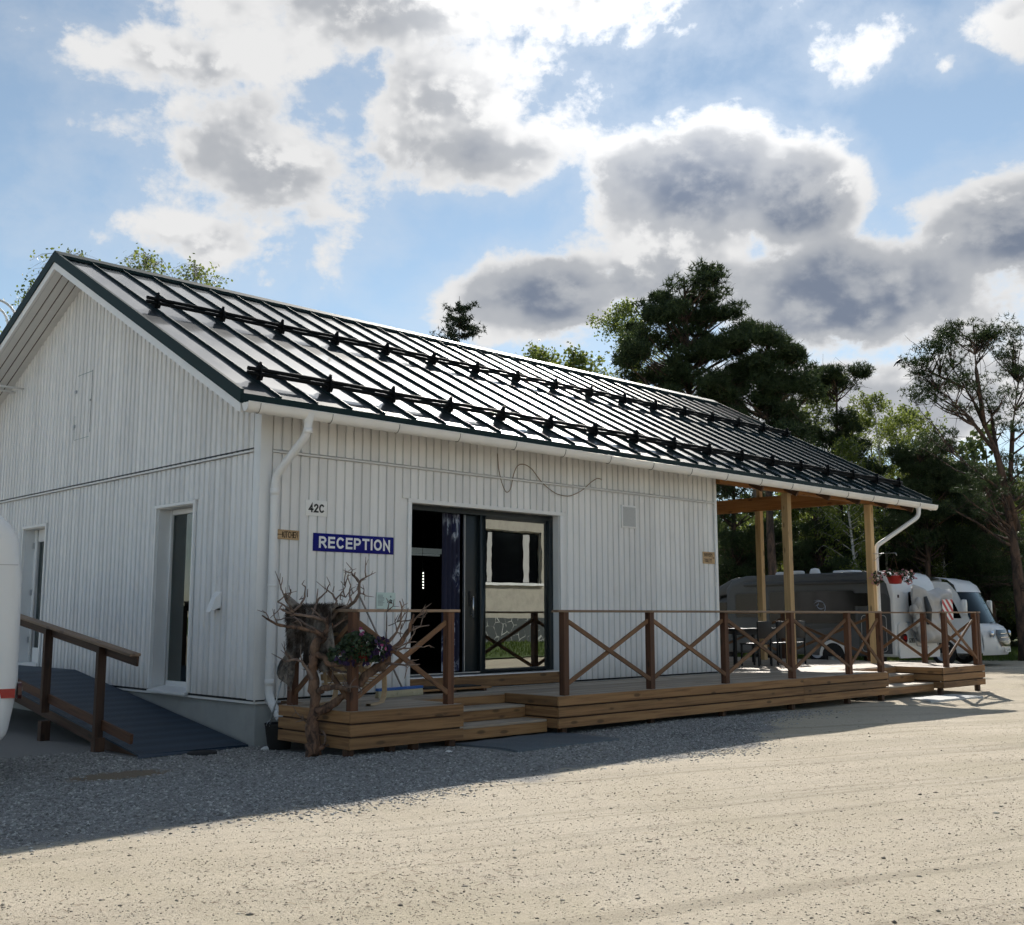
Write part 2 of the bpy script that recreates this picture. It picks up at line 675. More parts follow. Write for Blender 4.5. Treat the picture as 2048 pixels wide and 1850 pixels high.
def _glass(refl, tint, wav=.0):
    def f(nt, b):
        out = nt.nodes['Material Output']
        nt.nodes.remove(b)
        gl = nt.nodes.new('ShaderNodeBsdfGlossy')
        gl.inputs['Color'].default_value = (.95, 1, .98, 1)
        gl.inputs['Roughness'].default_value = 0.0
        tr = nt.nodes.new('ShaderNodeBsdfTransparent')
        tr.inputs['Color'].default_value = (*tint, 1)
        fr = nt.nodes.new('ShaderNodeFresnel')
        fr.inputs['IOR'].default_value = 1.5
        fac = X(fr.outputs[0]) * .9 + refl
        mx = nt.nodes.new('ShaderNodeMixShader')
        nt.links.new(X.m('MINIMUM', fac, 1.0).s, mx.inputs[0])
        nt.links.new(tr.outputs[0], mx.inputs[1])
        nt.links.new(gl.outputs[0], mx.inputs[2])
        if wav:
            n = nt.nodes.new('ShaderNodeBump')
            n.inputs['Strength'].default_value = wav
            n.inputs['Distance'].default_value = .01
            nt.links.new(noise(coords(nt), 2.2, 2, .5).s, n.inputs['Height'])
            nt.links.new(n.outputs[0], gl.inputs['Normal'])
        nt.links.new(mx.outputs[0], out.inputs[0])
    return f
M['glass'] = mat('coated_pane', build=_glass(.36, (.22, .29, .27), .035))
M['glass_win'] = mat('window_pane', build=_glass(.07, (.30, .38, .36), .03))
M['glass_car'] = mat('vehicle_pane', build=_glass(.0, (.20, .23, .24)))


def _mat_grid(nt, b):
    c = coords(nt)
    v = nt.nodes.new('ShaderNodeTexVoronoi')
    v.inputs['Scale'].default_value = 26.0
    v.inputs['Randomness'].default_value = .12
    nt.links.new(c, v.inputs['Vector'])
    d = X(v.outputs['Distance'])
    n = noise(c, 3.0, 5, .6)
    h = smooth(d, .25, .5)
    col = mixc(h, (.045, .060, .070), (.125, .155, .180))
    col = mixc(smooth(n, .4, .75, 0, .35), col, (.11, .11, .105))
    nt.links.new(col, b.inputs['Base Color'])
    bump(nt, b, h, .8, .01)
M['mat'] = mat('rubber_ring_mat', (.05, .07, .09), .6, build=_mat_grid)


def _ramp_mat(nt, b):
    c = coords(nt)
    v = nt.nodes.new('ShaderNodeTexVoronoi')
    v.inputs['Scale'].default_value = 24.0
    v.inputs['Randomness'].default_value = .1
    nt.links.new(c, v.inputs['Vector'])
    h = smooth(X(v.outputs['Distance']), .25, .5)
    n = noise(c, 2.0, 5, .6)
    col = mixc(h, (.006, .013, .026), (.019, .042, .074))
    col = mixc(smooth(n, .5, .85, 0, .25), col, (.04, .045, .048))
    nt.links.new(col, b.inputs['Base Color'])
    bump(nt, b, h, .8, .01)
M['ramp_mat'] = mat('blue_rubber_mat', (.04, .07, .1), .6, build=_ramp_mat)

# ------------------------------------------------------------------ ground
def sstep(x, a, b):
    t = np.clip((x - a) / (b - a), 0, 1)
    return t * t * (3 - 2 * t)


def gz(x, y):
    x = np.asarray(x, float); y = np.asarray(y, float)
    z = .055 * sstep(x, -1.2, .4) * (1 - sstep(x, 6, 14)) * np.exp(-((y + 2.3) / 1.3) ** 2)
    z = z - .06 * sstep(x, 7, 12) * (1 - sstep(x, 20, 27)) * sstep(-y, 2.1, 4.0)
    near = 1 - sstep(np.hypot(x, y), 18, 30)
    z = z + near * .012 * (np.sin(x * 1.7 + y * .9) * np.sin(y * 1.3 - x * .6 + 1.0)) * sstep(-y, .2, 1.5)
    return z


def axis(lo, hi, step, far):
    c = np.arange(lo, hi + 1e-6, step)
    g, d = [], step
    p = hi
    while p < far:
        d *= 1.25
        p += d
        g.append(p)
    h, d = [], step
    p = lo
    while p > -far:
        d *= 1.25
        p -= d
        h.append(p)
    return np.concatenate([h[::-1], c, g])


def _ground(nt, b):
    geo = nt.nodes.new('ShaderNodeNewGeometry')
    P = geo.outputs['Position']
    sp = nt.nodes.new('ShaderNodeSeparateXYZ')
    nt.links.new(P, sp.inputs[0])
    x, y = X(sp.outputs[0]), X(sp.outputs[1])
    n1 = noise(P, .9, 5, .6)
    n2 = noise(P, 5.0, 6, .65)
    n3 = noise(P, 38.0, 5, .7)
    n4 = noise(P, 130.0, 3, .7)
    # tyre-worn streaks across the yard
    along = vmath('MULTIPLY', P, (1, 1, 1))
    rot = nt.nodes.new('ShaderNodeVectorRotate')
    rot.rotation_type = 'Z_AXIS'
    rot.inputs['Angle'].default_value = R_(18)
    nt.links.new(along, rot.inputs['Vector'])
    streak = noise(vmath('MULTIPLY', rot.outputs[0], (.12, 1.5, 1.0)), 1.0, 5, .6, .6)
    sand = mixc(smooth(n1, .3, .7), (.545, .475, .365), (.585, .515, .405))
    sand = mixc(smooth(streak, .42, .68, 0, .8), sand, (.455, .395, .305))
    sand = mixc(smooth(n2, .5, .8, 0, .5), sand, (.40, .35, .28))
    sand = mixc(smooth(n3, .52, .75, 0, .55), sand, (.30, .27, .225))
    sand = mixc(smooth(n3, .25, .42, .35, 0), sand, (.66, .60, .50))
    sand = mixc(smooth(n4, .56, .68, 0, .7), sand, (.17, .155, .135))
    n5 = noise(P, 62.0, 2, .6)
    sand = mixc(smooth(n5, .64, .70, 0, .75) * smooth(n1, .38, .62, .25, 1), sand, (.15, .132, .108))
    n7 = noise(P, 24.0, 5, .75)
    sand = mixc(smooth(n7, .50, .72, 0, .6), sand, (.34, .295, .225))
    sand = mixc(smooth(n7, .28, .46, .45, 0), sand, (.70, .635, .52))
    n6 = noise(P, .35, 4, .6, .8)
    sand = mixc(smooth(n6, .46, .66, 0, .55), sand, (.45, .395, .29))
    sand = mixc(smooth(n6, .30, .44, .4, 0), sand, (.60, .535, .43))
    ruts = noise(vmath('MULTIPLY', rot.outputs[0], (.10, 3.4, 1.0)), 1.0, 4, .55, .8)
    sand = mixc(smooth(ruts, .54, .66, 0, .55), sand, (.33, .285, .215))
    deb = noise(vmath('MULTIPLY', P, (1, 1, 1)), 17.0, 4, .7, .6)
    sand = mixc(smooth(deb, .60, .70, 0, .75) * smooth(streak, .46, .62), sand, (.12, .105, .085))
    # crushed grey stone along the building
    stone = mixc(smooth(n4, .35, .65), (.13, .126, .12), (.41, .40, .38))
    stone = mixc(smooth(n3, .45, .7, 0, .7), stone, (.20, .20, .20))
    edge = y + (n1 - .5) * 1.6 + (n2 - .5) * .5
    lim = smooth(x, 3.5, 9.0, -4.1, -2.3)
    gm = smooth(edge - lim, -.12, .22) * smooth(x + (n1 - .5) * 4.0 + (n2 - .5) * 1.5, 6.5, 9.5, 1, 0)
    gm = gm * smooth(x + (n2 - .5) * 2.5, -6.5, -4.8, .15, 1)
    # bare sandy spots in the grey stone
    sx, sy = x + 2.15, y + 1.15
    q = X.m('ADD', X.m('POWER', sx * 1.3, 2), X.m('POWER', sy * 2.6, 2)) + (n2 - .5) * .9
    gm2 = gm * smooth(q, .25, .75, .25, 1)
    sandw = mixc(smooth(q, .3, .9, 1, 0), sand, (.22, .155, .09))
    col = mixc(gm2, sandw, stone)
    # damp spot beside the mat
    dx, dy = x - 4.9, y + 2.95
    qd = X.m('ADD', X.m('POWER', dx * .75, 2), X.m('POWER', dy * 2.6, 2)) + (n2 - .5) * 1.2
    col = mixc(smooth(qd, .25, .8, .55, 0), col, (.06, .058, .056))
    # grass and forest floor far behind
    D = (x + 7.05) * math.sin(YAW) + (y + 11.75) * math.cos(YAW) + (n1 - .5) * 5
    grass = mixc(smooth(n2, .35, .65), (.055, .085, .018), (.10, .13, .03))
    grass = mixc(smooth(n1, .5, .7, 0, .6), grass, (.10, .075, .04))
    col = mixc(smooth(D, 37.5, 39.0), col, grass)
    nt.links.new(col, b.inputs['Base Color'])
    h = n3 * .7 + n4 * .35 + n2 * .5
    bump(nt, b, h, .8, .028)
M['ground'] = mat('yard_ground', (.4, .35, .27), .95, build=_ground, spec=.15)

gx = axis(-14, 22, .16, 900)
gy = axis(-14, 6, .16, 900)
GX, GY = np.meshgrid(gx, gy)
V = np.stack([GX.ravel(), GY.ravel(), gz(GX, GY).ravel()], 1)
nx, ny = len(gx), len(gy)
i0 = (np.arange(ny - 1)[:, None] * nx + np.arange(nx - 1)[None, :]).ravel()
F = np.stack([i0, i0 + 1, i0 + nx + 1, i0 + nx], 1)
ground = obj('ground', npmesh('ground', V, F, M['ground'], True))
tag(ground, kind='structure')


def scatter_stones(name, xy, size, mat_, label, rng, flat=.6):
    n = len(xy)
    base = np.array([(1, 0, 0), (-1, 0, 0), (0, 1, 0), (0, -1, 0), (0, 0, 1), (0, 0, -1)], float)
    tri = np.array([(0, 2, 4), (2, 1, 4), (1, 3, 4), (3, 0, 4), (2, 0, 5), (1, 2, 5), (3, 1, 5), (0, 3, 5)])
    v = base[None] * (1 + rng.uniform(-.4, .4, (n, 6, 3))) + rng.uniform(-.25, .25, (n, 6, 3))
    v = v * size[:, None, None] * np.stack([np.ones(n), rng.uniform(.55, 1, n), rng.uniform(flat * .6, flat, n)], 1)[:, None, :]
    a = rng.uniform(0, 2 * np.pi, n)
    c, s = np.cos(a)[:, None], np.sin(a)[:, None]
    vx = v[..., 0] * c - v[..., 1] * s
    vy = v[..., 0] * s + v[..., 1] * c
    z = gz(xy[:, 0], xy[:, 1]) + size * flat * rng.uniform(-.1, .4, n)
    V = np.stack([vx + xy[:, :1], vy + xy[:, 1:], v[..., 2] + z[:, None]], -1).reshape(-1, 3)
    F = (tri[None] + (np.arange(n) * 6)[:, None, None]).reshape(-1, 3)
    o = obj(name, npmesh(name, V, F, mat_))
    return tag(o, label, 'gravel', kind='stuff')


def stone_mat(name, a, b_, c_):
    def f(nt, b):
        geo = nt.nodes.new('ShaderNodeNewGeometry')
        r = X(geo.outputs['Random Per Island'])
        col = mixc(smooth(r, 0, .55), a, b_)
        col = mixc(smooth(r, .82, 1.0), col, c_)
        n = noise(geo.outputs['Position'], 90, 3, .6)
        col = mixc(smooth(n, .4, .7, 0, .4), col, [x * .6 for x in a])
        nt.links.new(col, b.inputs['Base Color'])
    return mat(name, a, .85, build=f, spec=.3)
M['chips'] = stone_mat('grey_chips', (.17, .163, .152), (.40, .39, .37), (.66, .64, .60))
M['pebble'] = stone_mat('yard_pebbles', (.17, .148, .12), (.42, .37, .295), (.70, .64, .54))

rng = np.random.default_rng(3)
n = 120000
xy = np.stack([rng.uniform(-7.5, 9.5, n), rng.uniform(-4.6, 1.0, n)], 1)
lim = -4.0 + 1.7 * sstep(xy[:, 0], 3.5, 9.0) + rng.normal(0, .22, n) + .25 * np.sin(xy[:, 0] * 1.3)
keep = (xy[:, 1] > lim) & ((xy[:, 1] < -1.75) | (xy[:, 0] < .05)) & ~((xy[:, 0] > -1.5) & (xy[:, 1] > .12))
keep &= ((xy[:, 0] + 2.15) * 1.3) ** 2 + ((xy[:, 1] + 1.15) * 2.6) ** 2 > rng.uniform(.15, .9, n)
keep &= ~((xy[:, 0] > 1.5) & (xy[:, 0] < 3.6) & (xy[:, 1] > -2.85))
keep &= rng.random(n) > sstep(xy[:, 0] + .8 * np.sin(xy[:, 1] * 3.0), 6.0, 9.4)
xy = xy[keep]
scatter_stones('crushed_gravel', xy, rng.uniform(.008, .021, len(xy)), M['chips'], 'grey crushed gravel spread along the foot of the white building', rng)
n = 70000
d = rng.uniform(5.2, 19, n) ** 1.0
lat = rng.uniform(-.52, .52, n) * d
base_ = np.stack([CAM.x + YF.x * d + XR.x * lat, CAM.y + YF.y * d + XR.y * lat], 1)
keep = (base_[:, 1] < -2.3) & ~((base_[:, 0] < 2) & (base_[:, 1] > -4.0)) & (d < rng.uniform(6, 20, n))
base_ = base_[keep]
sz = .0035 + .006 * rng.random(len(base_)) ** 2
big = rng.random(len(base_)) < .018
sz[big] = rng.uniform(.009, .026, big.sum()) * rng.uniform(.6, 1, big.sum())
scatter_stones('yard_pebbles', base_, sz, M['pebble'], 'small loose pebbles scattered over the sunlit sandy yard', rng, .55)

# dry twigs, needles and bark bits lying about on the yard
n = 9000
d = rng.uniform(5.2, 17, n); lat = rng.uniform(-.52, .52, n) * d
px_ = CAM.x + YF.x * d + XR.x * lat; py_ = CAM.y + YF.y * d + XR.y * lat
clus = np.sin(px_ * .9 + py_ * 2.3) + np.sin(px_ * 2.1 - py_ * 1.1 + 1.0) + rng.normal(0, .6, n)
kp = (py_ < -3.2) & (clus > .3)
px_, py_ = px_[kp], py_[kp]
n = len(px_)
a = rng.uniform(0, np.pi, n)
L = .008 + .035 * rng.random(n) ** 3
dx, dy = np.cos(a) * L, np.sin(a) * L
w_ = .0012 + .0016 * rng.random(n)
ox, oy = -np.sin(a) * w_, np.cos(a) * w_
z = gz(px_, py_) + .004
V = np.stack([np.stack([px_ - dx - ox, py_ - dy - oy, z], 1), np.stack([px_ + dx - ox, py_ + dy - oy, z + .002], 1), np.stack([px_ + dx + ox, py_ + dy + oy, z + .002], 1), np.stack([px_ - dx + ox, py_ - dy + oy, z], 1), np.stack([px_, py_, z + .004], 1)], 1).reshape(-1, 3)
b5 = (np.arange(n) * 5)[:, None]
F = np.concatenate([b5 + np.array([0, 1, 4]), b5 + np.array([1, 2, 4]), b5 + np.array([2, 3, 4]), b5 + np.array([3, 0, 4])])
o = obj('ground_litter', npmesh('ground_litter', V, F, stone_mat('dry_litter', (.06, .045, .03), (.16, .12, .08), (.30, .24, .16))))
tag(o, 'dry twigs and needles strewn over the sandy yard', 'litter', kind='stuff')

# ------------------------------------------------------------------ reception building
bld = thing('reception_building', 'long white board-clad reception hut with dark ribbed metal roof', 'building', (0, 0, 0))
PITCHB = .137
ZS, ZB, ZB2 = .56, 3.555, 3.60           # siding bottom, belt
RX0, RX1 = -.60, 17.08                  # roof ends
EY, EZ = -.53, 4.13                     # eave edge
RY, RZ = 5.40, 7.255                    # ridge
MF = (RZ - EZ) / (RY - EY)
MBK = .43
BY = 11.2                               # rear wall


def roofz(y):
    return EZ + MF * (y - EY) if y <= RY else RZ - MBK * (y - RY)


def soffz(y):
    return roofz(y) - .215


prof_g = [(0, 0), (.018, 0), (.028, .030), (.109, .030), (.119, 0), (.137, 0)]      # gable boards
prof_f = [(0, 0), (.012, 0), (.018, .024), (.119, .024), (.125, 0), (.137, 0)]      # front boards


def siding_mesh(prof, L, dl=0.0, dr=0.0):
    """one raised board; dl, dr cut the top on a slope"""
    vs, fs = [], []
    for zz in (0, 1):
        for (px, py) in prof:
            top = L + dl + (dr - dl) * px / PITCHB
            vs.append((px, -py, 0 if zz == 0 else top))
    k = len(prof)
    for i in range(k - 1):
        fs.append((i, i + 1, k + i + 1, k + i))
    fs.append(tuple(range(k)))
    me = bpy.data.meshes.new('siding_board')
    me.from_pydata(vs, [], fs)
    me.materials.append(M['siding'])
    return me


_sm = {}


def sboard(x, y, z0, z1, rot=0.0, dl=0.0, dr=0.0):
    key = (rot == 0, round(z1 - z0, 3), round(dl, 3), round(dr, 3))
    if key not in _sm:
        _sm[key] = siding_mesh(prof_f if rot == 0 else prof_g, z1 - z0, dl, dr)
    Mx = Matrix.Translation((x, y, z0)) @ Matrix.Rotation(rot, 4, 'Z')
    return obj('siding_board', _sm[key], M['siding'], bld, True, Mx)


DX0, DX1, DZ0, DZ1 = 2.36, 5.31, .735, 3.09   # entrance opening
WX1 = 9.45
i = 0
x = .135
while x + PITCHB < WX1 - .02:
    if x + PITCHB > DX0 - .06 and x < DX1 + .05:
        sboard(x, 0, DZ1 + .055, ZB)
        if x + PITCHB < DX0 + .02 or x > DX1 - .02:
            pass
    else:
        sboard(x, 0, ZS, ZB)
    sboard(x, 0, ZB2, 4.18)
    x += PITCHB
GW = (1.63, 2.68, .60, 3.035)      # gable window y0 y1 z0 z1
GD = (6.69, 7.64, .76, 3.03)       # gable door
y = .125
while y < BY - .15:
    def inside(o, m=.035):
        return y + PITCHB > o[0] - m and y < o[1] + m
    if inside(GW):
        sboard(0, y + PITCHB, GW[3] + .045, ZB, -math.pi / 2)
    elif inside(GD):
        sboard(0, y + PITCHB, GD[3] + .045, ZB, -math.pi / 2)
    else:
        sboard(0, y + PITCHB, ZS, ZB, -math.pi / 2)
    za, zb = soffz(y + PITCHB), soffz(y)
    top = min(za, zb)
    sboard(0, y + PITCHB, ZB2, top, -math.pi / 2, za - top, zb - top)
    y += PITCHB

# wall cores with their openings
T = .30
m = MB()
m.box((.004, .004, .5), (DX0, T, 4.2)).box((DX1, .004, .5), (WX1, T, 4.2)).box((DX0, .004, DZ1), (DX1, T, 4.2)).box((DX0, .004, .5), (DX1, T, DZ0 - .02))
m.build('front_wall', M['trim'], bld)
m = MB()
def gpiece(y0, y1, z0, z1=None):
    pr = [(y0, z0), (y1, z0)]
    if z1 is None:
        ys = [y1] + ([RY] if y0 < RY < y1 else []) + [y0]
        pr += [(q, soffz(q)) for q in ys]
    else:
        pr += [(y1, z1), (y0, z1)]
    m.prism(pr, 'x', .004, T)
gpiece(T + .002, GW[0], .5); gpiece(GW[0], GW[1], GW[3]); gpiece(GW[0], GW[1], .5, GW[2] - .03)
gpiece(GW[1], GD[0], .5); gpiece(GD[0], GD[1], GD[3]); gpiece(GD[0], GD[1], .5, GD[2] - .02); gpiece(GD[1], BY, .5)
m.build('gable_wall', M['trim'], bld)
MB().box((T + .002, BY - T, .5), (WX1 - T, BY, 4.5)).build('rear_wall', M['trim'], bld)
m = MB()
m.prism([(T + .002, .5), (BY, .5), (BY, soffz(BY)), (RY, soffz(RY)), (T + .002, soffz(T))], 'x', WX1 - T, WX1 - .004)
m.build('porch_wall', M['trim'], bld)
MB().box((.045, .045, -.4), (WX1 - .05, BY - .05, .497)).build('foundation', M['concrete'], bld, bevel=.012)
# inside: floor, ceiling and back panelling of the room seen through the door
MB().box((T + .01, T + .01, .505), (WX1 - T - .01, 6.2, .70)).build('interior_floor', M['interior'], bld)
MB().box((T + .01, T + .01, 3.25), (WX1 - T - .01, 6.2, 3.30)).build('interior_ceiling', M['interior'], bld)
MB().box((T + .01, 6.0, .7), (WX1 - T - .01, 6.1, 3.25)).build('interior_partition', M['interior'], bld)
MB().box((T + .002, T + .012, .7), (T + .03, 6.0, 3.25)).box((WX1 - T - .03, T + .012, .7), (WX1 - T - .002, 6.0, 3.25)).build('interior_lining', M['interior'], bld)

# corner boards, belts
MB().box((-.038, -.038, ZS - .01), (.128, -.002, 4.17)).build('corner_board', M['trim'], bld, bevel=.003)
MB().box((-.038, .0, ZS - .01), (-.002, .118, 4.20)).build('corner_board', M['trim'], bld, bevel=.003)
MB().box((WX1 - .06, -.038, ZS - .01), (WX1 + .01, -.002, 4.17)).build('corner_board', M['trim'], bld, bevel=.003)
MB().prism([(.0, ZB2 - .004), (-.060, ZB2 - .018), (-.060, ZB2 - .040), (.0, ZB2 - .034)], 'x', .13, WX1 - .06).build('belt_flashing', M['trim'], bld)
MB().prism([(.0, ZB2 + .002), (-.060, ZB2 - .012), (-.060, ZB2 - .034), (.0, ZB2 - .030)], 'y', .12, BY - .05).build('belt_flashing', M['trim'], bld)
MB().box((-.034, .12, ZB2 + .003), (-.003, BY - .05, ZB2 + .020)).build('belt_gap', M['black'], bld)
MB().box((.0, .02, ZS - .03), (.05, BY - .05, ZS - .004)).build('siding_gap_strip', M['black'], bld)  # black strip filling the gap below the siding boards
MB().box((.02, .0, ZS - .03), (WX1 - .02, .045, ZS - .004)).build('siding_gap_strip', M['black'], bld)

# ---- roof
SL = math.hypot(RY - EY, RZ - EZ)
ANG = math.atan(MF)
RN = Vector((0, -math.sin(ANG), math.cos(ANG)))
RS = Vector((0, math.cos(ANG), math.sin(ANG)))


def rp(x, s, h=0.0):
    return Vector((x, EY, EZ)) + RS * s + RN * h


def roof_M(x, s, h):
    Mx = Matrix.Rotation(ANG, 4, 'X')
    Mx.translation = rp(x, s, h)
    return Mx


SP = .52
seams = [-.085 + SP * q for q in range(33)]
roof = MB()
roof.prism([(EY + .03, EZ - .03), (RY, RZ - .02), (RY, RZ - .20), (EY + .03, EZ - .17)], 'x', RX0 + .02, RX1 - .02)
roof.prism([(RY, RZ - .02), (BY + .8, RZ - MBK * (BY + .8 - RY) - .02), (BY + .8, RZ - MBK * (BY + .8 - RY) - .2), (RY, RZ - .20)], 'x', RX0 + .02, RX1 - .02)
ro = roof.build('roof_deck', M['wood_ramp'], bld)


def pan_mesh(wd):
    """a roof pan with slightly dished sheet between two upstands"""
    nx_, ny_ = 5, 15
    vs, fs = [], []
    for j in range(ny_):
        for i_ in range(nx_):
            fx = i_ / (nx_ - 1)
            fy = j / (ny_ - 1)
            z = -.0035 * math.sin(math.pi * fx) + .0016 * math.sin(fy * 23 + fx * 2.0)
            vs.append((fx * wd, fy * (SL - .02), z))
    for j in range(ny_ - 1):
        for i_ in range(nx_ - 1):
            a = j * nx_ + i_
            fs.append((a, a + 1, a + nx_ + 1, a + nx_))
    me = bpy.data.meshes.new('roof_pan')
    me.from_pydata(vs, [], fs)
    me.polygons.foreach_set('use_smooth', [True] * len(fs))
    me.materials.append(M['roof'])
    return me


pan = pan_mesh(SP - .02)
pan_first = pan_mesh(seams[0] - RX0 - .01)
pan_last = pan_mesh(RX1 - seams[-1] - .01)
obj('roof_pan', pan_first, M['roof'], bld, True, roof_M(RX0, 0, 0))
for q, sx in enumerate(seams):
    if q < len(seams) - 1:
        Mx = roof_M(sx + .01, 0, 0) @ Matrix.Rotation(random.uniform(-.0015, .0015), 4, 'Y')
        obj('roof_pan', pan, M['roof'], bld, True, Mx)
    else:
        obj('roof_pan', pan_last, M['roof'], bld, True, roof_M(sx + .01, 0, 0))
sm_ = MB().prism([(-.013, -.004), (.013, -.004), (.013, .034), (-.013, .038)], 'y', -.005, SL - .02).mesh('roof_seam')
sm_.materials.append(M['roof_trim'])
for sx in seams:
    obj('roof_seam', sm_, M['roof_trim'], bld, True, roof_M(sx, 0, 0))
MB().box((RX0, 0, 0), (RX1, .02, 1)).mesh
m = MB()
back = [(RY, RZ), (BY + .85, RZ - MBK * (BY + .85 - RY)), (BY + .85, RZ - MBK * (BY + .85 - RY) - .018), (RY, RZ - .018)]
m.prism(back, 'x', RX0, RX1).build('rear_roof_sheet', M['roof'], bld)
# eave drip edge, ridge cap, verge flashings
m = MB()
m.prism([(EY - .004, EZ + .006), (EY - .016, EZ - .0), (EY - .016, EZ - .105), (EY - .004, EZ - .105)], 'x', RX0 - .01, RX1 + .01)
m.build('eave_flashing', M['roof_trim'], bld)
hh = .05
a0 = rp(0, SL - .17, .052); a1 = rp(0, SL + .01, .060)
m = MB()
m.prism([(a0.y, a0.z), (a0.y, a0.z - .05), (a0.y + .012, a0.z - .045), (a0.y + .012, a0.z - .006), (RY, RZ + .062), (RY + .2, RZ - .03), (RY + .2, RZ - .02), (RY, RZ + .07)], 'x', RX0 - .02, RX1 + .02)
m.build('ridge_cap', M['roof_trim'], bld)


def verge(xa, xb, top, bot, name, mt, s0=0.0, s1=None):
    """board along both slopes between depth offsets"""
    y0 = EY + s0
    pr = [(y0, roofz(y0) + top), (RY, RZ + top), (BY + .85, roofz(BY + .85) + top), (BY + .85, roofz(BY + .85) + bot), (RY, RZ + bot), (y0, roofz(y0) + bot)]
    vs = [(xa, p[0], p[1]) for p in pr] + [(xb, p[0], p[1]) for p in pr]
    fs = [(0, 1, 4, 5), (1, 2, 3, 4), (11, 10, 7, 6), (10, 9, 8, 7)]
    fs = [(5, 4, 1, 0), (4, 3, 2, 1), (6, 7, 10, 11), (7, 8, 9, 10), (0, 1, 7, 6), (1, 2, 8, 7), (2, 3, 9, 8), (3, 4, 10, 9), (4, 5, 11, 10), (5, 0, 6, 11)]
    MB().add(vs, fs).build(name, mt, bld)
verge(RX0 - .030, RX0 + .015, .055, -.115, 'verge_flashing', M['roof_trim'], -.012)
verge(RX0 - .012, RX0 + .03, -.118, -.235, 'barge_board', M['trim'], .012)
verge(RX1 - .015, RX1 + .030, .055, -.115, 'verge_flashing', M['roof_trim'], -.012)
verge(RX1 - .03, RX1 + .012, -.118, -.235, 'barge_board', M['trim'], .012)
# soffit boards beneath the verge
for side in (0, 1):
    for q in range(4):
        xa = RX0 + .030 + q * .142
        if side == 0:
            p0 = Vector((xa + .068, EY + .02, soffz(EY + .02) - .004)); p1 = Vector((xa + .068, RY, soffz(RY) - .004))
        else:
            p0 = Vector((xa + .068, RY, soffz(RY) - .004)); p1 = Vector((xa + .068, BY + .8, soffz(BY + .8) - .004))
        board('soffit_board', p0, p1, .122, .018, M['soffit'], bld, up=(0, 0, 1))
# eave soffit
for q in range(4):
    yq = -.02 - q * .125
    board('soffit_board', (RX0 + .62, yq, roofz(yq) - .21), (WX1, yq, roofz(yq) - .21), .128, .016, M['soffit'], bld, up=(0, -math.sin(ANG), math.cos(ANG)))
MB().box((RX0 + .01, EY + .012, 3.95), (RX1 - .01, EY + .034, 4.10)).build('fascia_board', M['trim'], bld)

# snow guards: two lines of twin pipes on seam clamps
br = MB()
br.prism([(-.10, .0), (.09, .0), (.075, .12), (.05, .15), (.02, .215), (-.012, .215), (-.05, .15), (-.09, .10)], 'x', -.008, .008)
br.box((-.045, -.075, .0), (.045, .07, .065))
br.tube([(-.02, -.02, .06), (-.02, -.02, .20)], .006, 5)
br_me = br.mesh('snow_guard_bracket')
for (s_line, x_start) in ((.66, 0), (3.90, 0)):
    br_x = [seams[q] for q in range(0 if s_line < 1 else 0, len(seams), 2)]
    for bx_ in br_x:
        obj('snow_guard_bracket', br_me, M['snow'], bld, True, roof_M(bx_, s_line, .04))
    for (ds, h) in ((-.026, .105), (-.012, .157)):
        p = MB()
        npt = 40
        xs = np.linspace(br_x[0] - .16, RX1 - .35, npt)
        p.tube([rp(float(xx), s_line + ds, .0 + h + .004 * math.sin(xx * 2.1)) for xx in xs], .027, 8)
        p.build('snow_guard_pipe', M['snow'], bld)

# ---- gutter
M['mesh_gap'] = mat('joint_line_grey', (.20, .19, .17), .8)  # grey of the thin line drawn beside each gutter joint
GY_, GZ_, GR = EY - .085, 4.020, .072
arc = [(GY_ + GR * math.cos(a), GZ_ - .012 + GR * 1.45 * math.sin(a)) for a in np.linspace(math.pi, 2 * math.pi, 13)]
arc2 = [(GY_ + (GR - .004) * math.cos(a), GZ_ - .012 + (GR * 1.45 - .004) * math.sin(a)) for a in np.linspace(2 * math.pi, math.pi, 13)]
lip = [(GY_ - GR - .006, GZ_ - .004), (GY_ - GR - .006, GZ_ + .008), (GY_ - GR + .002, GZ_ + .008)]
g = MB()
g.prism(arc2[::-1][::-1] + lip[::-1] * 0 + arc, 'x', RX0, RX1 - .0)
gut = g.build('gutter', M['gutter'], bld)
MB().tube([(RX0, GY_ - GR, GZ_ - .008), (RX1, GY_ - GR, GZ_ - .008)], .008, 8).build('gutter_bead', M['gutter'], gut)
for xx in (RX0 - .004, RX1 - .004):
    MB().prism(arc, 'x', xx, xx + .008).build('gutter_end_cap', M['gutter'], gut)
ringp = [(GY_ + (GR + .008) * math.cos(a), GZ_ - .012 + (GR * 1.45 + .008) * math.sin(a)) for a in np.linspace(math.pi, 2 * math.pi, 13)]
ring_me = MB().prism(ringp + arc[::-1], 'x', -.022, .022).mesh('gutter_joint')
gj_me = MB().prism([(GY_ + (GR + .0092) * math.cos(a), GZ_ - .012 + (GR * 1.45 + .0092) * math.sin(a)) for a in np.linspace(math.pi, 2 * math.pi, 13)] + arc[::-1], 'x', -.026, -.0225).mesh('joint_gap')
for q in range(17):
    o = obj('gutter_joint', ring_me, M['gutter'], gut, True, Matrix.Translation((-.42 + q * 1.04 + random.uniform(-.03, .03), 0, 0)))
    obj('joint_gap', gj_me, M['mesh_gap'], o, False)


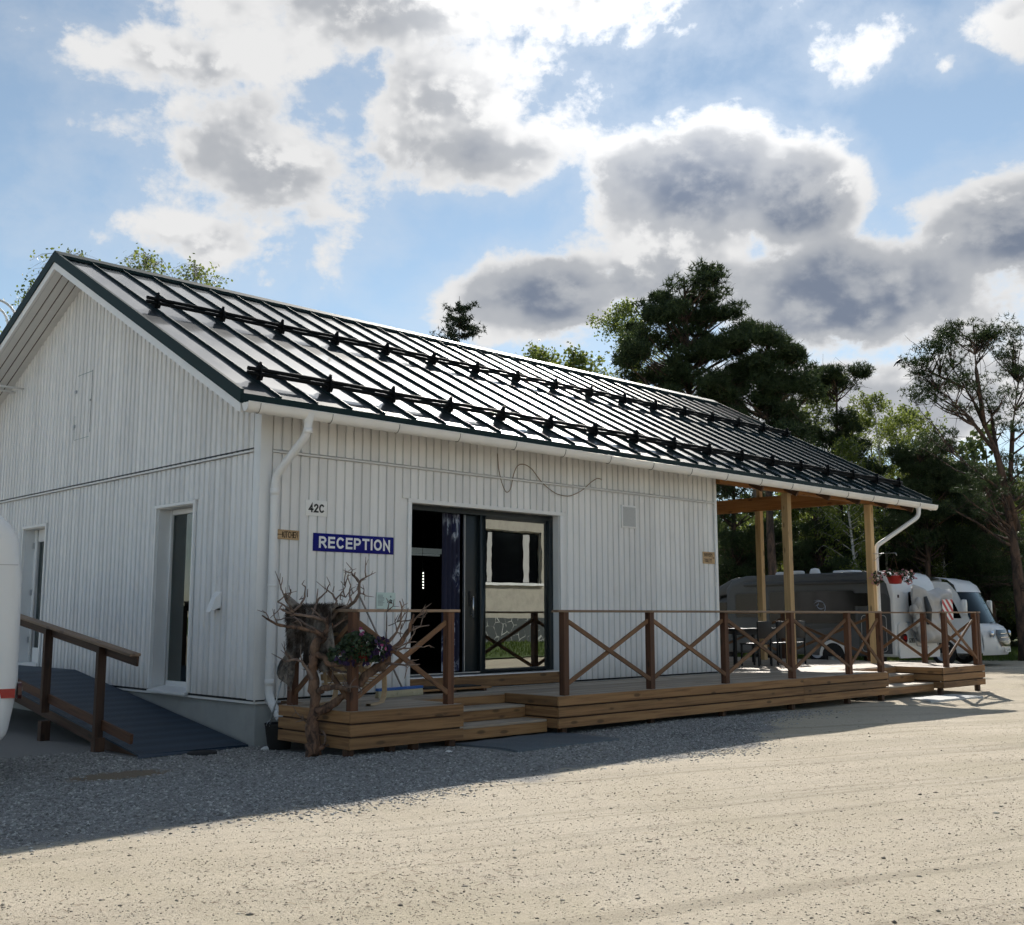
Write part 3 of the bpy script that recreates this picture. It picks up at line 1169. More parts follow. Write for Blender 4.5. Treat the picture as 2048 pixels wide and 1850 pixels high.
def bend(pts, n=5):
    """rounds the corners of a polyline"""
    pts = [Vector(p) for p in pts]
    out = [pts[0]]
    for i in range(1, len(pts) - 1):
        a, b, c = pts[i - 1], pts[i], pts[i + 1]
        d = min((b - a).length, (c - b).length, .22) * .5
        p, r = b + (a - b).normalized() * d, b + (c - b).normalized() * d
        for k_ in range(n + 1):
            t = k_ / n
            out.append(p * (1 - t) ** 2 + b * 2 * t * (1 - t) + r * t * t)
    return out + [pts[-1]]


dsl = MB()
dsl.tube(bend([(.26, GY_, 3.95), (.26, GY_, 3.74), (.13, -.115, 3.24), (.13, -.115, .58), (.15, -.36, .34)]), .050, 14, cap=False)
dsl.tube([(.26, GY_, 3.99), (.26, GY_, 3.86)], [.085, .052], 14, cap=False)
dso = dsl.build('downspout', M['trim'], bld)
for p0, p1 in (((.13, -.115, 3.02), (.13, -.115, 3.10)), ((.13, -.115, .72), (.13, -.115, .80)), ((.26, GY_, 3.74), (.26, GY_, 3.80)), ((.13, -.115, 1.9), (.13, -.115, 1.93))):
    MB().tube([p0, p1], .055, 14).build('pipe_collar', M['trim'], dso)
for q in range(6):
    t = q / 6
    MB().tube([(.13 + .003 * q, -.125 - .035 * q, .56 - .03 * q), (.13 + .003 * q, -.13 - .035 * q, .552 - .03 * q)], .054, 12).build('elbow_rib', M['trim'], dso)
dsr = MB()
dsr.tube(bend([(16.25, GY_, 3.95), (16.25, GY_, 3.72), (15.16, -.13, 3.03), (15.16, -.13, .62)]), .048, 12, cap=False)
dsr.tube([(16.25, GY_, 3.97), (16.25, GY_, 3.86)], [.08, .05], 12, cap=False)
dsr.build('downspout', M['trim'], bld)

# ---- gable window
win = MB()
y0, y1, z0, z1 = GW
win = bpy.data.objects.new('gable_window', None); COL.objects.link(win); win.location = (.2, (y0 + y1) / 2, z0); attach(win, bld)
win['label'] = 'tall narrow recessed window in the gable wall'
MB().box((.0, y0 - .001, z1 - .012), (.22, y1 + .001, z1 + .004)).box((.0, y0 - .004, z0), (.22, y0 + .012, z1 - .012)).box((.0, y1 - .012, z0), (.22, y1 + .004, z1 - .012)).build('reveal', M['trim'], win)
MB().box((.17, y0 + .012, z0), (.24, y0 + .075, z1 - .012)).box((.17, y1 - .075, z0), (.24, y1 - .012, z1 - .012)).box((.17, y0 + .075, z0), (.24, y1 - .075, z0 + .07)).box((.17, y0 + .075, z1 - .085), (.24, y1 - .075, z1 - .012)).build('frame', M['trim'], win, bevel=.004)
MB().box((.198, y0 + .075, z0 + .07), (.204, y1 - .075, z1 - .085)).build('pane', M['glass_win'], win)
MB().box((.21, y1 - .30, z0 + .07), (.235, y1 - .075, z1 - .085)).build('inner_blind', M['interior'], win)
MB().add([(.19, y0 + .004, z0 + .012), (.19, y1 - .004, z0 + .012), (-.06, y1 + .01, z0 - .045), (-.06, y0 - .01, z0 - .045), (.19, y0 + .004, z0 - .03), (.19, y1 - .004, z0 - .03), (-.06, y1 + .01, z0 - .075), (-.06, y0 - .01, z0 - .075)],
         [(0, 1, 2, 3), (7, 6, 5, 4), (3, 2, 6, 7), (0, 3, 7, 4), (1, 5, 6, 2)]).build('sill', M['trim'], win)
MB().box((-.040, y0 - .055, z1), (-.002, y1 + .055, z1 + .04)).build('head_trim', M['trim'], win)
MB().box((-.038, y0 - .045, z0 - .03), (-.002, y0 - .004, z1)).box((-.038, y1 + .004, z0 - .03), (-.002, y1 + .045, z1)).build('side_trim', M['trim'], win)
# ---- gable door
y0, y1, z0, z1 = GD
gd = bpy.data.objects.new('gable_door', None); COL.objects.link(gd); gd.location = (.2, (y0 + y1) / 2, z0); attach(gd, bld)
gd['label'] = 'white side door at the top of the ramp'
MB().box((.0, y0 - .004, z0), (.22, y0 + .012, z1 - .012)).box((.0, y1 - .012, z0), (.22, y1 + .004, z1 - .012)).box((.0, y0, z1 - .012), (.22, y1, z1 + .004)).build('reveal', M['trim'], gd)
MB().box((.16, y0 + .012, z0 + .02), (.23, y0 + .20, z1 - .012)).box((.16, y1 - .20, z0 + .02), (.23, y1 - .012, z1 - .012)).box((.16, y0 + .2, z0 + .02), (.23, y1 - .2, z0 + .26)).box((.16, y0 + .2, z1 - .22), (.23, y1 - .2, z1 - .012)).build('leaf', M['trim'], gd, bevel=.004)
MB().box((.19, y0 + .2, z0 + .26), (.197, y1 - .2, z1 - .22)).build('pane', M['glass_win'], gd)
MB().box((.12, y0 + .10, 1.78), (.158, y0 + .13, 1.92)).build('handle', M['steel'], gd)
for zz in (1.1, 1.9, 2.7):
    MB().box((.135, y1 - .05, zz), (.158, y1 - .02, zz + .10)).build('hinge', M['steel'], gd)
MB().box((-.040, y0 - .055, z1), (-.002, y1 + .055, z1 + .04)).build('head_trim', M['trim'], gd)
MB().box((-.03, y0 - .045, z0 - .1), (-.002, y0 - .004, z1)).box((-.03, y1 + .004, z0 - .1), (-.002, y1 + .045, z1)).build('side_trim', M['trim'], gd)
MB().box((-.05, y0, z0 - .03), (.22, y1, z0 + .018)).build('threshold', M['trim'], gd)
# ---- loft hatch drawn by its joints
ht = bpy.data.objects.new('loft_hatch', None); COL.objects.link(ht); ht.location = (0, 5.4, 4.4); attach(ht, bld)
xh = -.031
m = MB()
m.box((xh - .003, 5.09, 4.42), (xh, 5.098, 5.42))
m.build('hatch_joint', M['black'], ht)
MB().box((xh - .003, 5.10, 5.40), (xh, 5.66, 5.408)).build('hatch_joint', M['ink_gray'], ht)
MB().box((xh - .003, 5.12, 4.35), (xh, 5.68, 4.356)).build('hatch_joint', M['ink_gray'], ht)
MB().box((xh - .003, 5.69, 4.36), (xh, 5.697, 4.75)).build('hatch_joint', M['ink_gray'], ht)
for zz in (4.55, 5.12):
    MB().box((xh - .02, 5.66, zz), (xh, 5.72, zz + .05)).build('hinge', M['galv'], ht)
MB().box((xh - .018, 5.10, 4.92), (xh, 5.13, 4.95)).build('latch', M['galv'], ht)

# ---- entrance with sliding door
en = bpy.data.objects.new('entrance', None); COL.objects.link(en); en.location = (3.8, .1, DZ0); attach(en, bld)
en['label'] = 'wide dark framed sliding entrance, left half open'
YD = .15
MB().box((DX0 - .065, -.032, DZ1), (DX1 + .075, -.002, DZ1 + .055)).build('head_trim', M['trim'], en, bevel=.003)
MB().box((DX0 - .062, -.030, DZ0 - .19), (DX0 - .002, -.002, DZ1)).build('side_trim', M['trim'], en, bevel=.003)
MB().box((DX1 + .004, -.030, DZ0 - .19), (DX1 + .072, -.002, DZ1)).build('side_trim', M['trim'], en, bevel=.003)
MB().box((DX0 - .002, .0, DZ0), (DX0 + .008, .26, DZ1)).box((DX1 - .008, .0, DZ0), (DX1 + .002, .26, DZ1)).build('reveal', M['trim'], en)
MB().box((DX0 + .008, YD - .03, DZ1 - .075), (DX1 - .008, YD + .09, DZ1 - .002)).box((DX1 - .095, YD - .03, DZ0), (DX1 - .008, YD + .09, DZ1 - .075)).box((DX0 + .008, YD - .03, DZ0), (DX0 + .055, YD + .09, DZ1 - .075)).build('outer_frame', M['frame'], en, bevel=.004)
gx0, gx1 = 3.88, DX1 - .16
fx = bpy.data.objects.new('fixed_light', None); COL.objects.link(fx); fx.location = (4.5, YD, DZ0); attach(fx, en)
MB().box((3.775, YD - .022, DZ0 + .002), (gx0, YD + .03, DZ1 - .077)).box((gx1, YD - .022, DZ0 + .002), (DX1 - .097, YD + .03, DZ1 - .077)).box((gx0, YD - .022, DZ0 + .002), (gx1, YD + .03, DZ0 + .045)).box((gx0, YD - .022, DZ1 - .125), (gx1, YD + .03, DZ1 - .077)).build('frame', M['frame'], fx, bevel=.003)
MB().box((gx0, YD, DZ0 + .045), (gx1, YD + .006, DZ1 - .125)).build('pane', M['glass'], fx)
# the open leaf pushed behind the fixed light
sl = bpy.data.objects.new('sliding_leaf', None); COL.objects.link(sl); sl.location = (4.2, YD + .06, DZ0); attach(sl, en)
MB().box((3.53, YD + .035, DZ0 + .02), (3.80, YD + .085, DZ1 - .08)).build('stile', M['frame'], sl, bevel=.003)
MB().box((3.515, YD + .036, DZ0 + .02), (3.529, YD + .075, DZ1 - .08)).build('seal_strip', M['galv'], sl)
MB().tube([(3.655, YD + .0, 1.52), (3.655, YD + .0, 1.83)], .013, 10).box((3.645, YD, 1.55), (3.665, YD + .036, 1.57)).box((3.645, YD, 1.78), (3.665, YD + .036, 1.80)).build('handle', M['steel'], sl)
MB().box((3.60, YD + .02, 1.68), (3.63, YD + .036, 1.90)).build('lock', M['black'], sl)
MB().box((DX0 + .055, YD - .02, DZ0 + .001), (3.775, YD + .07, DZ0 + .016)).build('track', M['galv'], en)
board('threshold_board', (DX0 - .03, .03, .62), (DX1 - .005, .03, .62), .10, .16, M['wood'], en)
# curtain with a dark woodland print
def _curt(nt, b):
    c = coords(nt)
    n1 = noise(vmath('MULTIPLY', c, (9.0, 9.0, 3.0)), 1.0, 7, .7, 1.5)
    n2 = noise(vmath('MULTIPLY', c, (1.5, 1.5, .9)), 1.0, 3, .6)
    col = mixc(smooth(n1, .47, .60), (.010, .014, .06), (.55, .62, .72))
    col = mixc(smooth(n2, .50, .60), col, (.012, .014, .04))
    nt.links.new(col, b.inputs['Base Color'])
M['curtain'] = mat('printed_curtain', (.05, .06, .12), .8, build=_curt)
m = MB()
vs, fs = [], []
for j in range(2):
    for i_ in range(25):
        t = i_ / 24
        vs.append((3.16 + .34 * t, .27 + .03 * math.sin(t * 26), DZ0 + .03 + j * 2.25))
for i_ in range(24):
    fs.append((i_, i_ + 1, 25 + i_ + 1, 25 + i_))
cu = m.add(vs, fs, True).build('curtain', M['curtain'], en)
cu['label'] = 'dark blue and white printed curtain in the doorway'
# ceiling lamp and a string of leds inside
lampo = bpy.data.objects.new('strip_lamp', None)
COL.objects.link(lampo); lampo.location = (3.6, 2.2, 3.0)
tag(lampo, 'dim strip lamp hanging inside the dark doorway', 'lamp')
MB().box((3.50, 2.1, 2.56), (4.75, 2.2, 2.64)).build('housing', M['tube'], lampo)
MB().tube([(3.55, 2.15, 2.535), (4.7, 2.15, 2.535)], .016, 8).build('lamp_tube', M['tube'], lampo)
MB().tube([(3.6, 2.15, 2.64), (3.6, 2.15, 3.25)], .006, 5).build('hanger', M['black'], lampo)
MB().tube([(4.65, 2.15, 2.64), (4.65, 2.15, 3.25)], .006, 5).build('hanger', M['black'], lampo)
led = bpy.data.objects.new('led_string', None)
COL.objects.link(led); led.location = (3.4, 1.4, 1.9)
tag(led, 'short vertical string of white lights inside the doorway', 'lights')
MB().tube([(3.66, 1.32, 1.90), (3.66, 1.32, 3.25)], .003, 4).build('wire', M['black'], led)
for q in range(6):
    MB().lathe([(0, -.012), (.012, 0), (0, .012)], 8, (3.66, 1.30, 1.97 + q * .045)).build('led', M['led'], led)

# ---- porch timber: posts, cross beam, eave beam
board('porch_post', (11.72, -.08, .53), (11.72, -.08, 3.93), .14, .14, M['wood_new'], bld, up=(0, 1, 0))
board('porch_post', (15.0, -.08, .53), (15.0, -.08, 3.93), .14, .14, M['wood_new'], bld, up=(0, 1, 0))
board('porch_post', (15.0, 2.70, .53), (15.0, 2.70, 4.62), .14, .14, M['wood_new'], bld, up=(0, 1, 0))
board('porch_post', (15.0, 8.1, .53), (15.0, 8.1, 4.62), .14, .14, M['wood_new'], bld, up=(0, 1, 0))
board('cross_beam', (14.9, .0, 4.13), (14.9, 11.0, 4.13), .09, .32, M['wood_beam'], bld)
board('eave_beam', (WX1, -.08, 4.02), (16.9, -.08, 4.02), .09, .17, M['wood_beam'], bld)
MB().box((14.84, 2.66, 4.30), (14.852, 2.74, 4.62)).build('post_bracket', M['galv'], bld)
for q in range(6):
    xr = 10.4 + q * 1.2
    board('rafter', (xr, EY + .1, roofz(EY + .1) - .27), (xr, RY, RZ - .32), .05, .17, M['wood_ramp'], bld, up=(0, -math.sin(ANG), math.cos(ANG)))

# ---- vent cap on the gable, grille and junction box on the front
vc = MB()
vc.add([(-.03, .80, 1.66), (-.022, .95, 1.66), (-.022, .95, 1.86), (-.022, .80, 1.86), (-.17, .82, 1.60), (-.17, .93, 1.60), (-.10, .93, 1.78), (-.10, .82, 1.78)],
       [(4, 5, 6, 7), (7, 6, 2, 3), (0, 4, 7, 3), (1, 2, 6, 5)])
vco = vc.build('vent_cap', M['trim'], bld)
MB().box((-.12, .825, 1.625), (-.03, .925, 1.64)).build('vent_mouth', M['black'], vco)
MB().box((6.77, -.05, 2.985), (7.15, -.022, 3.365)).build('vent_grille', M['trim'], bld, bevel=.006)
def _mesh(nt, b):
    c = coords(nt)
    v = nt.nodes.new('ShaderNodeTexChecker')
    v.inputs['Scale'].default_value = 90
    v.inputs['Color1'].default_value = (.62, .63, .63, 1); v.inputs['Color2'].default_value = (.30, .31, .31, 1)
    nt.links.new(c, v.inputs['Vector'])
    nt.links.new(v.outputs[0], b.inputs['Base Color'])
M['mesh'] = mat('fine_mesh', (.4, .4, .4), .6, build=_mesh)
MB().box((6.80, -.056, 3.015), (7.12, -.051, 3.335)).build('vent_mesh', M['mesh'], bld)
MB().box((7.51, -.06, 3.60), (7.58, -.022, 3.69)).build('junction_box', M['trim'], bld, bevel=.004)

# ---- wall ladder with hooped tops at the far left of the gable
lad = thing('roof_ladder', 'white steel wall ladder with hooped tops above the left verge', 'ladder', (-.9, 8.3, .5))
for yy in (8.02, 8.42):
    pts = [(-.90, yy, .5), (-.90, yy, 6.75)] + [(-.90 + .33 * (1 - math.cos(t)), yy, 6.75 + .33 * math.sin(t)) for t in np.linspace(.2, math.pi, 12)] + [(-.24, yy, 6.30)]
    MB().tube(pts, .022, 8).build('rail', M['trim'], lad)
    for zz in (2.6, 5.55):
        MB().tube([(-.90, yy, zz), (-.0, yy, zz)], .018, 8).build('wall_arm', M['trim'], lad)
for q in range(20):
    MB().tube([(-.90, 8.02, .8 + q * .3), (-.90, 8.42, .8 + q * .3)], .014, 6).build('rung', M['trim'], lad)

# ------------------------------------------------------------------ timber deck
DZ, DY = .53, -1.95
deck = thing('timber_deck', 'brown timber deck with plank floor and three-board skirt along the hut', 'deck', (8, -1, 0))
rows = []
yy = DY + .062
pitch = .126
while yy < 8.0:
    if yy < -.97:
        segs = [(.02, 1.60), (3.235, 11.87), (14.125, 16.02)]
    elif yy < -.58:
        segs = [(.02, 16.02)]
    elif yy < -.02:
        segs = [(.36, 16.02)]
    else:
        segs = [(9.52, 16.02)]
    for (a, b) in segs:
        x = a
        while x < b - .05:
            L = min(b - x, random.choice((3.0, 3.6, 4.2, 4.8)))
            if b - x - L < .8:
                L = b - x
            board('deck_board', (x + .002, yy, DZ - .014 + random.uniform(-.0015, .0015)), (x + L - .002, yy, DZ - .014), .119, .028, M['wood_deck'], deck)
            x += L
    yy += pitch
SK = [(.410, .528), (.271, .389), (.132, .250)]


def skirt(p0, p1, n, first=0):
    """three boards along a face; n is the outward direction"""
    for q, (za, zb) in enumerate(SK[first:]):
        zc = (za + zb) / 2
        o = Vector(n) * .014
        board('skirt_board', Vector((p0[0], p0[1], zc)) + o, Vector((p1[0], p1[1], zc)) + o, .118, .028, M['wood'], deck, up=n)


skirt((-.01, DY), (1.60, DY), (0, -1, 0))
for q in range(2):
    xs = ((3.205, 9.0), (9.004, 11.87))[q]
    skirt((xs[0], DY), (xs[1], DY), (0, -1, 0))
skirt((14.09, DY), (16.02, DY), (0, -1, 0))
skirt((.018, DY + .002), (.018, -.56), (-1, 0, 0))
skirt((3.233, DY + .002), (3.233, -.98), (-1, 0, 0))
skirt((14.12, DY + .002), (14.12, -.98), (-1, 0, 0))
skirt((.36, -.555), (.36, -.06), (-1, 0, 0))
for (xa, xb) in ((1.605, 3.20), (11.875, 14.09)):
    board('riser', (xa, -.984, .455), (xb, -.984, .455), .11, .026, M['wood'], deck, up=(0, -1, 0))
    for q in range(3):
        board('tread', (xa, -1.06 - q * .128, .385), (xb, -1.06 - q * .128, .385), .122, .03, M['wood_deck'], deck)
    board('riser', (xa, -1.366, .305), (xb, -1.366, .305), .125, .026, M['wood'], deck, up=(0, -1, 0))
    for q in range(3):
        board('tread', (xa - .04 * (xa < 5), -1.45 - q * .13, .225), (xb, -1.45 - q * .13, .225), .124, .03, M['wood_deck'], deck)
    board('riser', (xa - .05 * (xa < 5), -1.764, .145), (xb, -1.764, .145), .125, .026, M['wood'], deck, up=(0, -1, 0))
for x in (.06, .62, .95, 1.5, 3.4, 5.2, 6.9, 8.8, 10.6, 11.8, 14.2, 15.9):
    board('foot', (x, DY + .10, -.05), (x, DY + .10, .135), .09, .09, M['wood_ramp'], deck, up=(0, 1, 0))
for (xa, xb) in ((.03, 1.58), (3.25, 11.85), (14.14, 16.0)):
    board('skirt_backing', (xa, DY + .035, .335), (xb, DY + .035, .335), .04, .33, M['wood_ramp'], deck)  # dark backing added so sunlit ground does not show through the skirt gaps
for xq in (.045, 3.26, 14.15):
    board('skirt_backing', (xq, DY + .07, .335), (xq, -.6 if xq < 1 else -1.0, .335), .04, .33, M['wood_ramp'], deck)
for x in (.3, 3.3, 6.2, 9.1, 12, 14.2, 15.9):
    board('joist', (x, DY + .04, .44), (x, -.1, .44), .045, .14, M['wood_ramp'], deck)

# ------------------------------------------------------------------ railings with crossed braces
RT = 1.605


def railing(label, pts, rail_ends=None, skip_posts=(), group='crossed-brace railings on the deck'):
    r = thing('deck_railing', label, 'railing', (pts[0][0], pts[0][1], DZ), group=group)
    ps = [Vector((p[0], p[1], 0)) for p in pts]
    d = (ps[-1] - ps[0]).normalized()
    nrm = Vector((d.y, -d.x, 0))
    for i_, p in enumerate(ps):
        if i_ not in skip_posts:
            board('post', p + Vector((0, 0, DZ - .0)), p + Vector((0, 0, RT - .016)), .095, .095, M['wood_dk'], r, up=nrm)
    a = ps[0] - d * .06 if rail_ends is None else ps[0] - d * rail_ends[0]
    b = ps[-1] + d * .06 if rail_ends is None else ps[-1] + d * rail_ends[1]
    L = (b - a).length
    nseg = max(1, int(round(L / 4.3)))
    for q in range(nseg):
        s, e = a + d * (L * q / nseg + .001), a + d * (L * (q + 1) / nseg - .001)
        board('top_rail', s + Vector((0, 0, RT)), e + Vector((0, 0, RT)), .125, .032, M['wood_rail'], r)
    for i_ in range(len(ps) - 1):
        p, q = ps[i_] + d * .04, ps[i_ + 1] - d * .04
        if (q - p).length < .5:
            continue
        for (za, zb, o) in ((1.475, .665, .030), (.665, 1.475, -.002)):
            board('brace', p + nrm * o + Vector((0, 0, za)), q + nrm * o + Vector((0, 0, zb)), .058, .028, M['wood_brace'], r, up=nrm)
    return r


railing('railing on the left end of the deck, draped with a grey hide', [(.075, -.72), (.075, -1.885)], (.05, .03), skip_posts=(1,))
railing('short railing on the front of the left platform, flower pot on its corner post', [(.075, -1.885), (1.44, -1.885)], (-.01, .13))
railing('long five-bay railing along the front edge of the deck', [(3.41, -1.885), (5.17, -1.885), (6.96, -1.885), (8.81, -1.885), (10.64, -1.885), (11.78, -1.885)], (.17, .04))
railing('short railing on the front of the sunlit right platform', [(14.44, -1.885), (15.84, -1.885)], (.06, .0), skip_posts=())
railing('railing closing the right end of the deck, motorhomes behind', [(15.97, -1.885), (15.97, -.72), (15.97, .55), (15.97, 2.75), (15.97, 4.9), (15.97, 7.0)])

# ------------------------------------------------------------------ ramp on the gable side
ramp = thing('access_ramp', 'timber access ramp with dark blue rubber matting beside the gable', 'ramp', (-.75, 2.6, 0))
RMZ = lambda y: min(.03 + .138 * max(y - .05, -.2), .735)
vs = []
prof_y = [-.16, .05, 1.3, 2.6, 3.9, 5.16, 8.2]
m = MB()
for y in prof_y:
    z = max(RMZ(y), .012)
    jog = -.12 if y < 0 else 0
    for xx, dz in ((-1.40 + jog * .9, 0), (-.03, 0), (-.03, -.02), (-1.40 + jog * .9, -.02)):
        vs.append((xx, y if not (y < 0 and xx > -.1) else .06, z + dz))
fs = []
for i_ in range(len(prof_y) - 1):
    for j in range(4):
        fs.append((i_ * 4 + j, i_ * 4 + (j + 1) % 4, (i_ + 1) * 4 + (j + 1) % 4, (i_ + 1) * 4 + j))
m.add(vs, fs).build('rubber_mat', M['ramp_mat'], ramp)
board('stringer', (-1.34, .15, RMZ(.15) - .08), (-1.34, 5.2, RMZ(5.2) - .09), .045, .15, M['wood_ramp'], ramp)
board('stringer', (-.10, .3, RMZ(.3) - .10), (-.10, 5.2, RMZ(5.2) - .10), .045, .13, M['wood_ramp'], ramp)
board('stringer', (-1.43, 5.2, .66), (-1.43, 8.2, .66), .045, .15, M['wood_ramp'], ramp)
board('kerb_board', (-1.47, .08, RMZ(.08) + .165), (-1.47, 5.2, RMZ(5.2) + .155), .035, .11, M['wood_dk'], ramp)
RH = lambda y: 1.10 + .122 * y
for y in (.88, 2.48, 4.1, 5.5):
    board('post', (-1.51, y, RMZ(y) - .02 if y > 1 else .12), (-1.51, y, RH(min(y, 5.2)) - .02), .075, .10, M['wood_ramp'], ramp, up=(1, 0, 0))
    board('post_foot', (-1.50, y, -.08), (-1.50, y, .16 if y < 1 else RMZ(y) - .12), .11, .12, M['wood_ramp'], ramp, up=(1, 0, 0))
board('hand_rail', (-1.51, .0, RH(0) + .02), (-1.51, 5.4, RH(5.4) + .02), .13, .032, M['wood_rail'], ramp)
board('rail_board', (-1.47, .02, RH(.02) - .055), (-1.47, 5.4, RH(5.4) - .055), .03, .11, M['wood_ramp'], ramp)

# ------------------------------------------------------------------ mats, slab, lid on the ground
ym = lambda x, y: float(gz(x, y))
m = MB()
nx_, ny_ = 12, 8
vs, fs = [], []
for j in range(ny_ + 1):
    for i_ in range(nx_ + 1):
        x = 1.62 + 1.72 * i_ / nx_; y = -2.86 + 1.06 * j / ny_
        vs.append((x, y, ym(x, y) + .022 + .004 * math.sin(i_ * 1.7 + j)))
n_ = len(vs)
vs += [(v[0], v[1], v[2] - .03) for v in vs]
for j in range(ny_):
    for i_ in range(nx_):
        a = j * (nx_ + 1) + i_
        fs.append((a, a + 1, a + nx_ + 2, a + nx_ + 1))
for i_ in range(nx_):
    fs.append((i_ + 1, i_, n_ + i_, n_ + i_ + 1))
for j in range(ny_):
    a, b = j * (nx_ + 1), (j + 1) * (nx_ + 1)
    fs.append((a, b, n_ + b, n_ + a))
    a, b = a + nx_, b + nx_
    fs.append((b, a, n_ + a, n_ + b))
o = m.add(vs, fs).build('ring_mat', M['mat'])
tag(o, 'grey-blue perforated rubber mat on the gravel before the entrance steps', 'mat')
dm = thing('doormat', 'black doormat on a low slatted pallet at the threshold', 'doormat', (2.75, -.3, DZ))
for q in range(4):
    board('slat', (2.1, -.46 + q * .115, DZ + .045), (3.42, -.46 + q * .115, DZ + .045), .085, .022, M['wood'], dm)
for xx in (2.2, 2.75, 3.3):
    board('bearer', (xx, -.50, DZ + .018), (xx, -.08, DZ + .018), .06, .033, M['wood_ramp'], dm)
MB().box((2.3, -.42, DZ + .057), (3.3, -.12, DZ + .073)).build('mat', M['rubber'], dm, bevel=.004)
o = MB().add([(12.2, -2.60, -.05), (14.1, -2.75, -.05), (14.2, -2.08, -.05), (12.5, -2.02, -.05), (12.22, -2.58, .030), (14.08, -2.72, .025), (14.18, -2.10, .03), (12.52, -2.05, .035)],
             [(4, 5, 6, 7), (0, 1, 5, 4), (1, 2, 6, 5), (2, 3, 7, 6), (3, 0, 4, 7)]).build('paving_slab', dirty('pale_slab', (.52, .52, .50), .85, 3.0, .15, bscale=25))
tag(o, 'pale flat slab lying in front of the right-hand steps', 'slab')
ld = thing('drain_cover', 'black round drain cover by the foot of the ramp', 'drain cover', (-.74, -.16, 0))
MB().lathe([(0, .03), (.15, .03), (.165, .022), (.17, -.02)], 28, (-.74, -.16, .0)).build('lid', M['rubber'], ld)
MB().lathe([(.09, .032), (.10, .038), (.11, .032)], 24, (-.74, -.16, .0)).build('rim', M['rubber'], ld)
bk = thing('bucket', 'black bucket under the left downspout', 'bucket', (.16, -.40, 0))
MB().lathe([(0, .01), (.13, .01), (.17, .29), (.18, .30), (.172, .305), (.155, .28), (.12, .04), (0, .04)], 24, (.10, -.42, .0)).build('tub', M['rubber'], bk)
MB().tube([(.10 + .178 * math.cos(t), -.42, .29 + .09 * math.sin(t)) for t in np.linspace(0, math.pi, 9)], .004, 5).build('handle', M['steel'], bk)
cr = MB()
cr.lathe([(0, 0), (.055, .0), (.06, .03), (.03, .055), (0, .06)], 7, (0, 0, 0), False)
o = cr.build('white_stone', M['plate'], None, True, Matrix.Translation((-.03, -.36, .0)) @ Matrix.Rotation(.4, 4, 'Z') @ Matrix.Diagonal((1.6, .8, .8, 1)))
tag(o, 'small white stone on the gravel beside the black bucket', 'stone')
o = cr.build('pale_stone', M['plate'], None, True, Matrix.Translation((1.05, -2.35, .05)) @ Matrix.Rotation(1.1, 4, 'Z') @ Matrix.Diagonal((.9, .6, .5, 1)))
tag(o, 'pale stone lying on the grey gravel before the left platform', 'stone')

# ------------------------------------------------------------------ signs
def _arc(cx_, cy_, rx, ry, a0, a1, n=10):
    return [(cx_ + rx * math.cos(R_(a0 + (a1 - a0) * q / n)), cy_ + ry * math.sin(R_(a0 + (a1 - a0) * q / n))) for q in range(n + 1)]


GLYPH = {   # strokes on a box one unit high
    'R': (.62, [[(0, 0), (0, 1)], [(0, 1), (.30, 1)] + _arc(.30, .74, .28, .26, 90, -90) + [(0, .48)], [(.28, .48), (.62, 0)]]),
    'E': (.54, [[(.54, 0), (0, 0), (0, 1), (.54, 1)], [(0, .52), (.50, .52)]]),
    'C': (.66, [_arc(.34, .5, .34, .5, 48, 312, 18)]),
    'P': (.58, [[(0, 0), (0, 1), (.30, 1)] + _arc(.30, .72, .28, .28, 90, -90) + [(0, .44)]]),
    'T': (.60, [[(0, 1), (.60, 1)], [(.30, 1), (.30, 0)]]),
    'I': (.0, [[(0, 0), (0, 1)]]),
    'O': (.72, [_arc(.36, .5, .36, .5, 0, 360, 26)]),
    'N': (.60, [[(0, 0), (0, 1), (.60, 0), (.60, 1)]]),
    'K': (.56, [[(0, 0), (0, 1)], [(.54, 1), (0, .40)], [(.18, .58), (.58, 0)]]),
    'H': (.58, [[(0, 0), (0, 1)], [(.58, 0), (.58, 1)], [(0, .5), (.58, .5)]]),
    'S': (.54, [_arc(.27, .75, .26, .25, 40, 270, 12) + _arc(.27, .25, .27, .25, 90, -140, 12)]),
    'W': (.86, [[(0, 1), (.20, 0), (.43, .9), (.66, 0), (.86, 1)]]),
    'L': (.50, [[(0, 1), (0, 0), (.50, 0)]]),
    '4': (.52, [[(.40, 0), (.40, 1), (0, .30), (.56, .30)]]),
    '2': (.50, [_arc(.25, .74, .25, .26, 165, -20, 10) + [(0, 0), (.52, 0)]]),
}


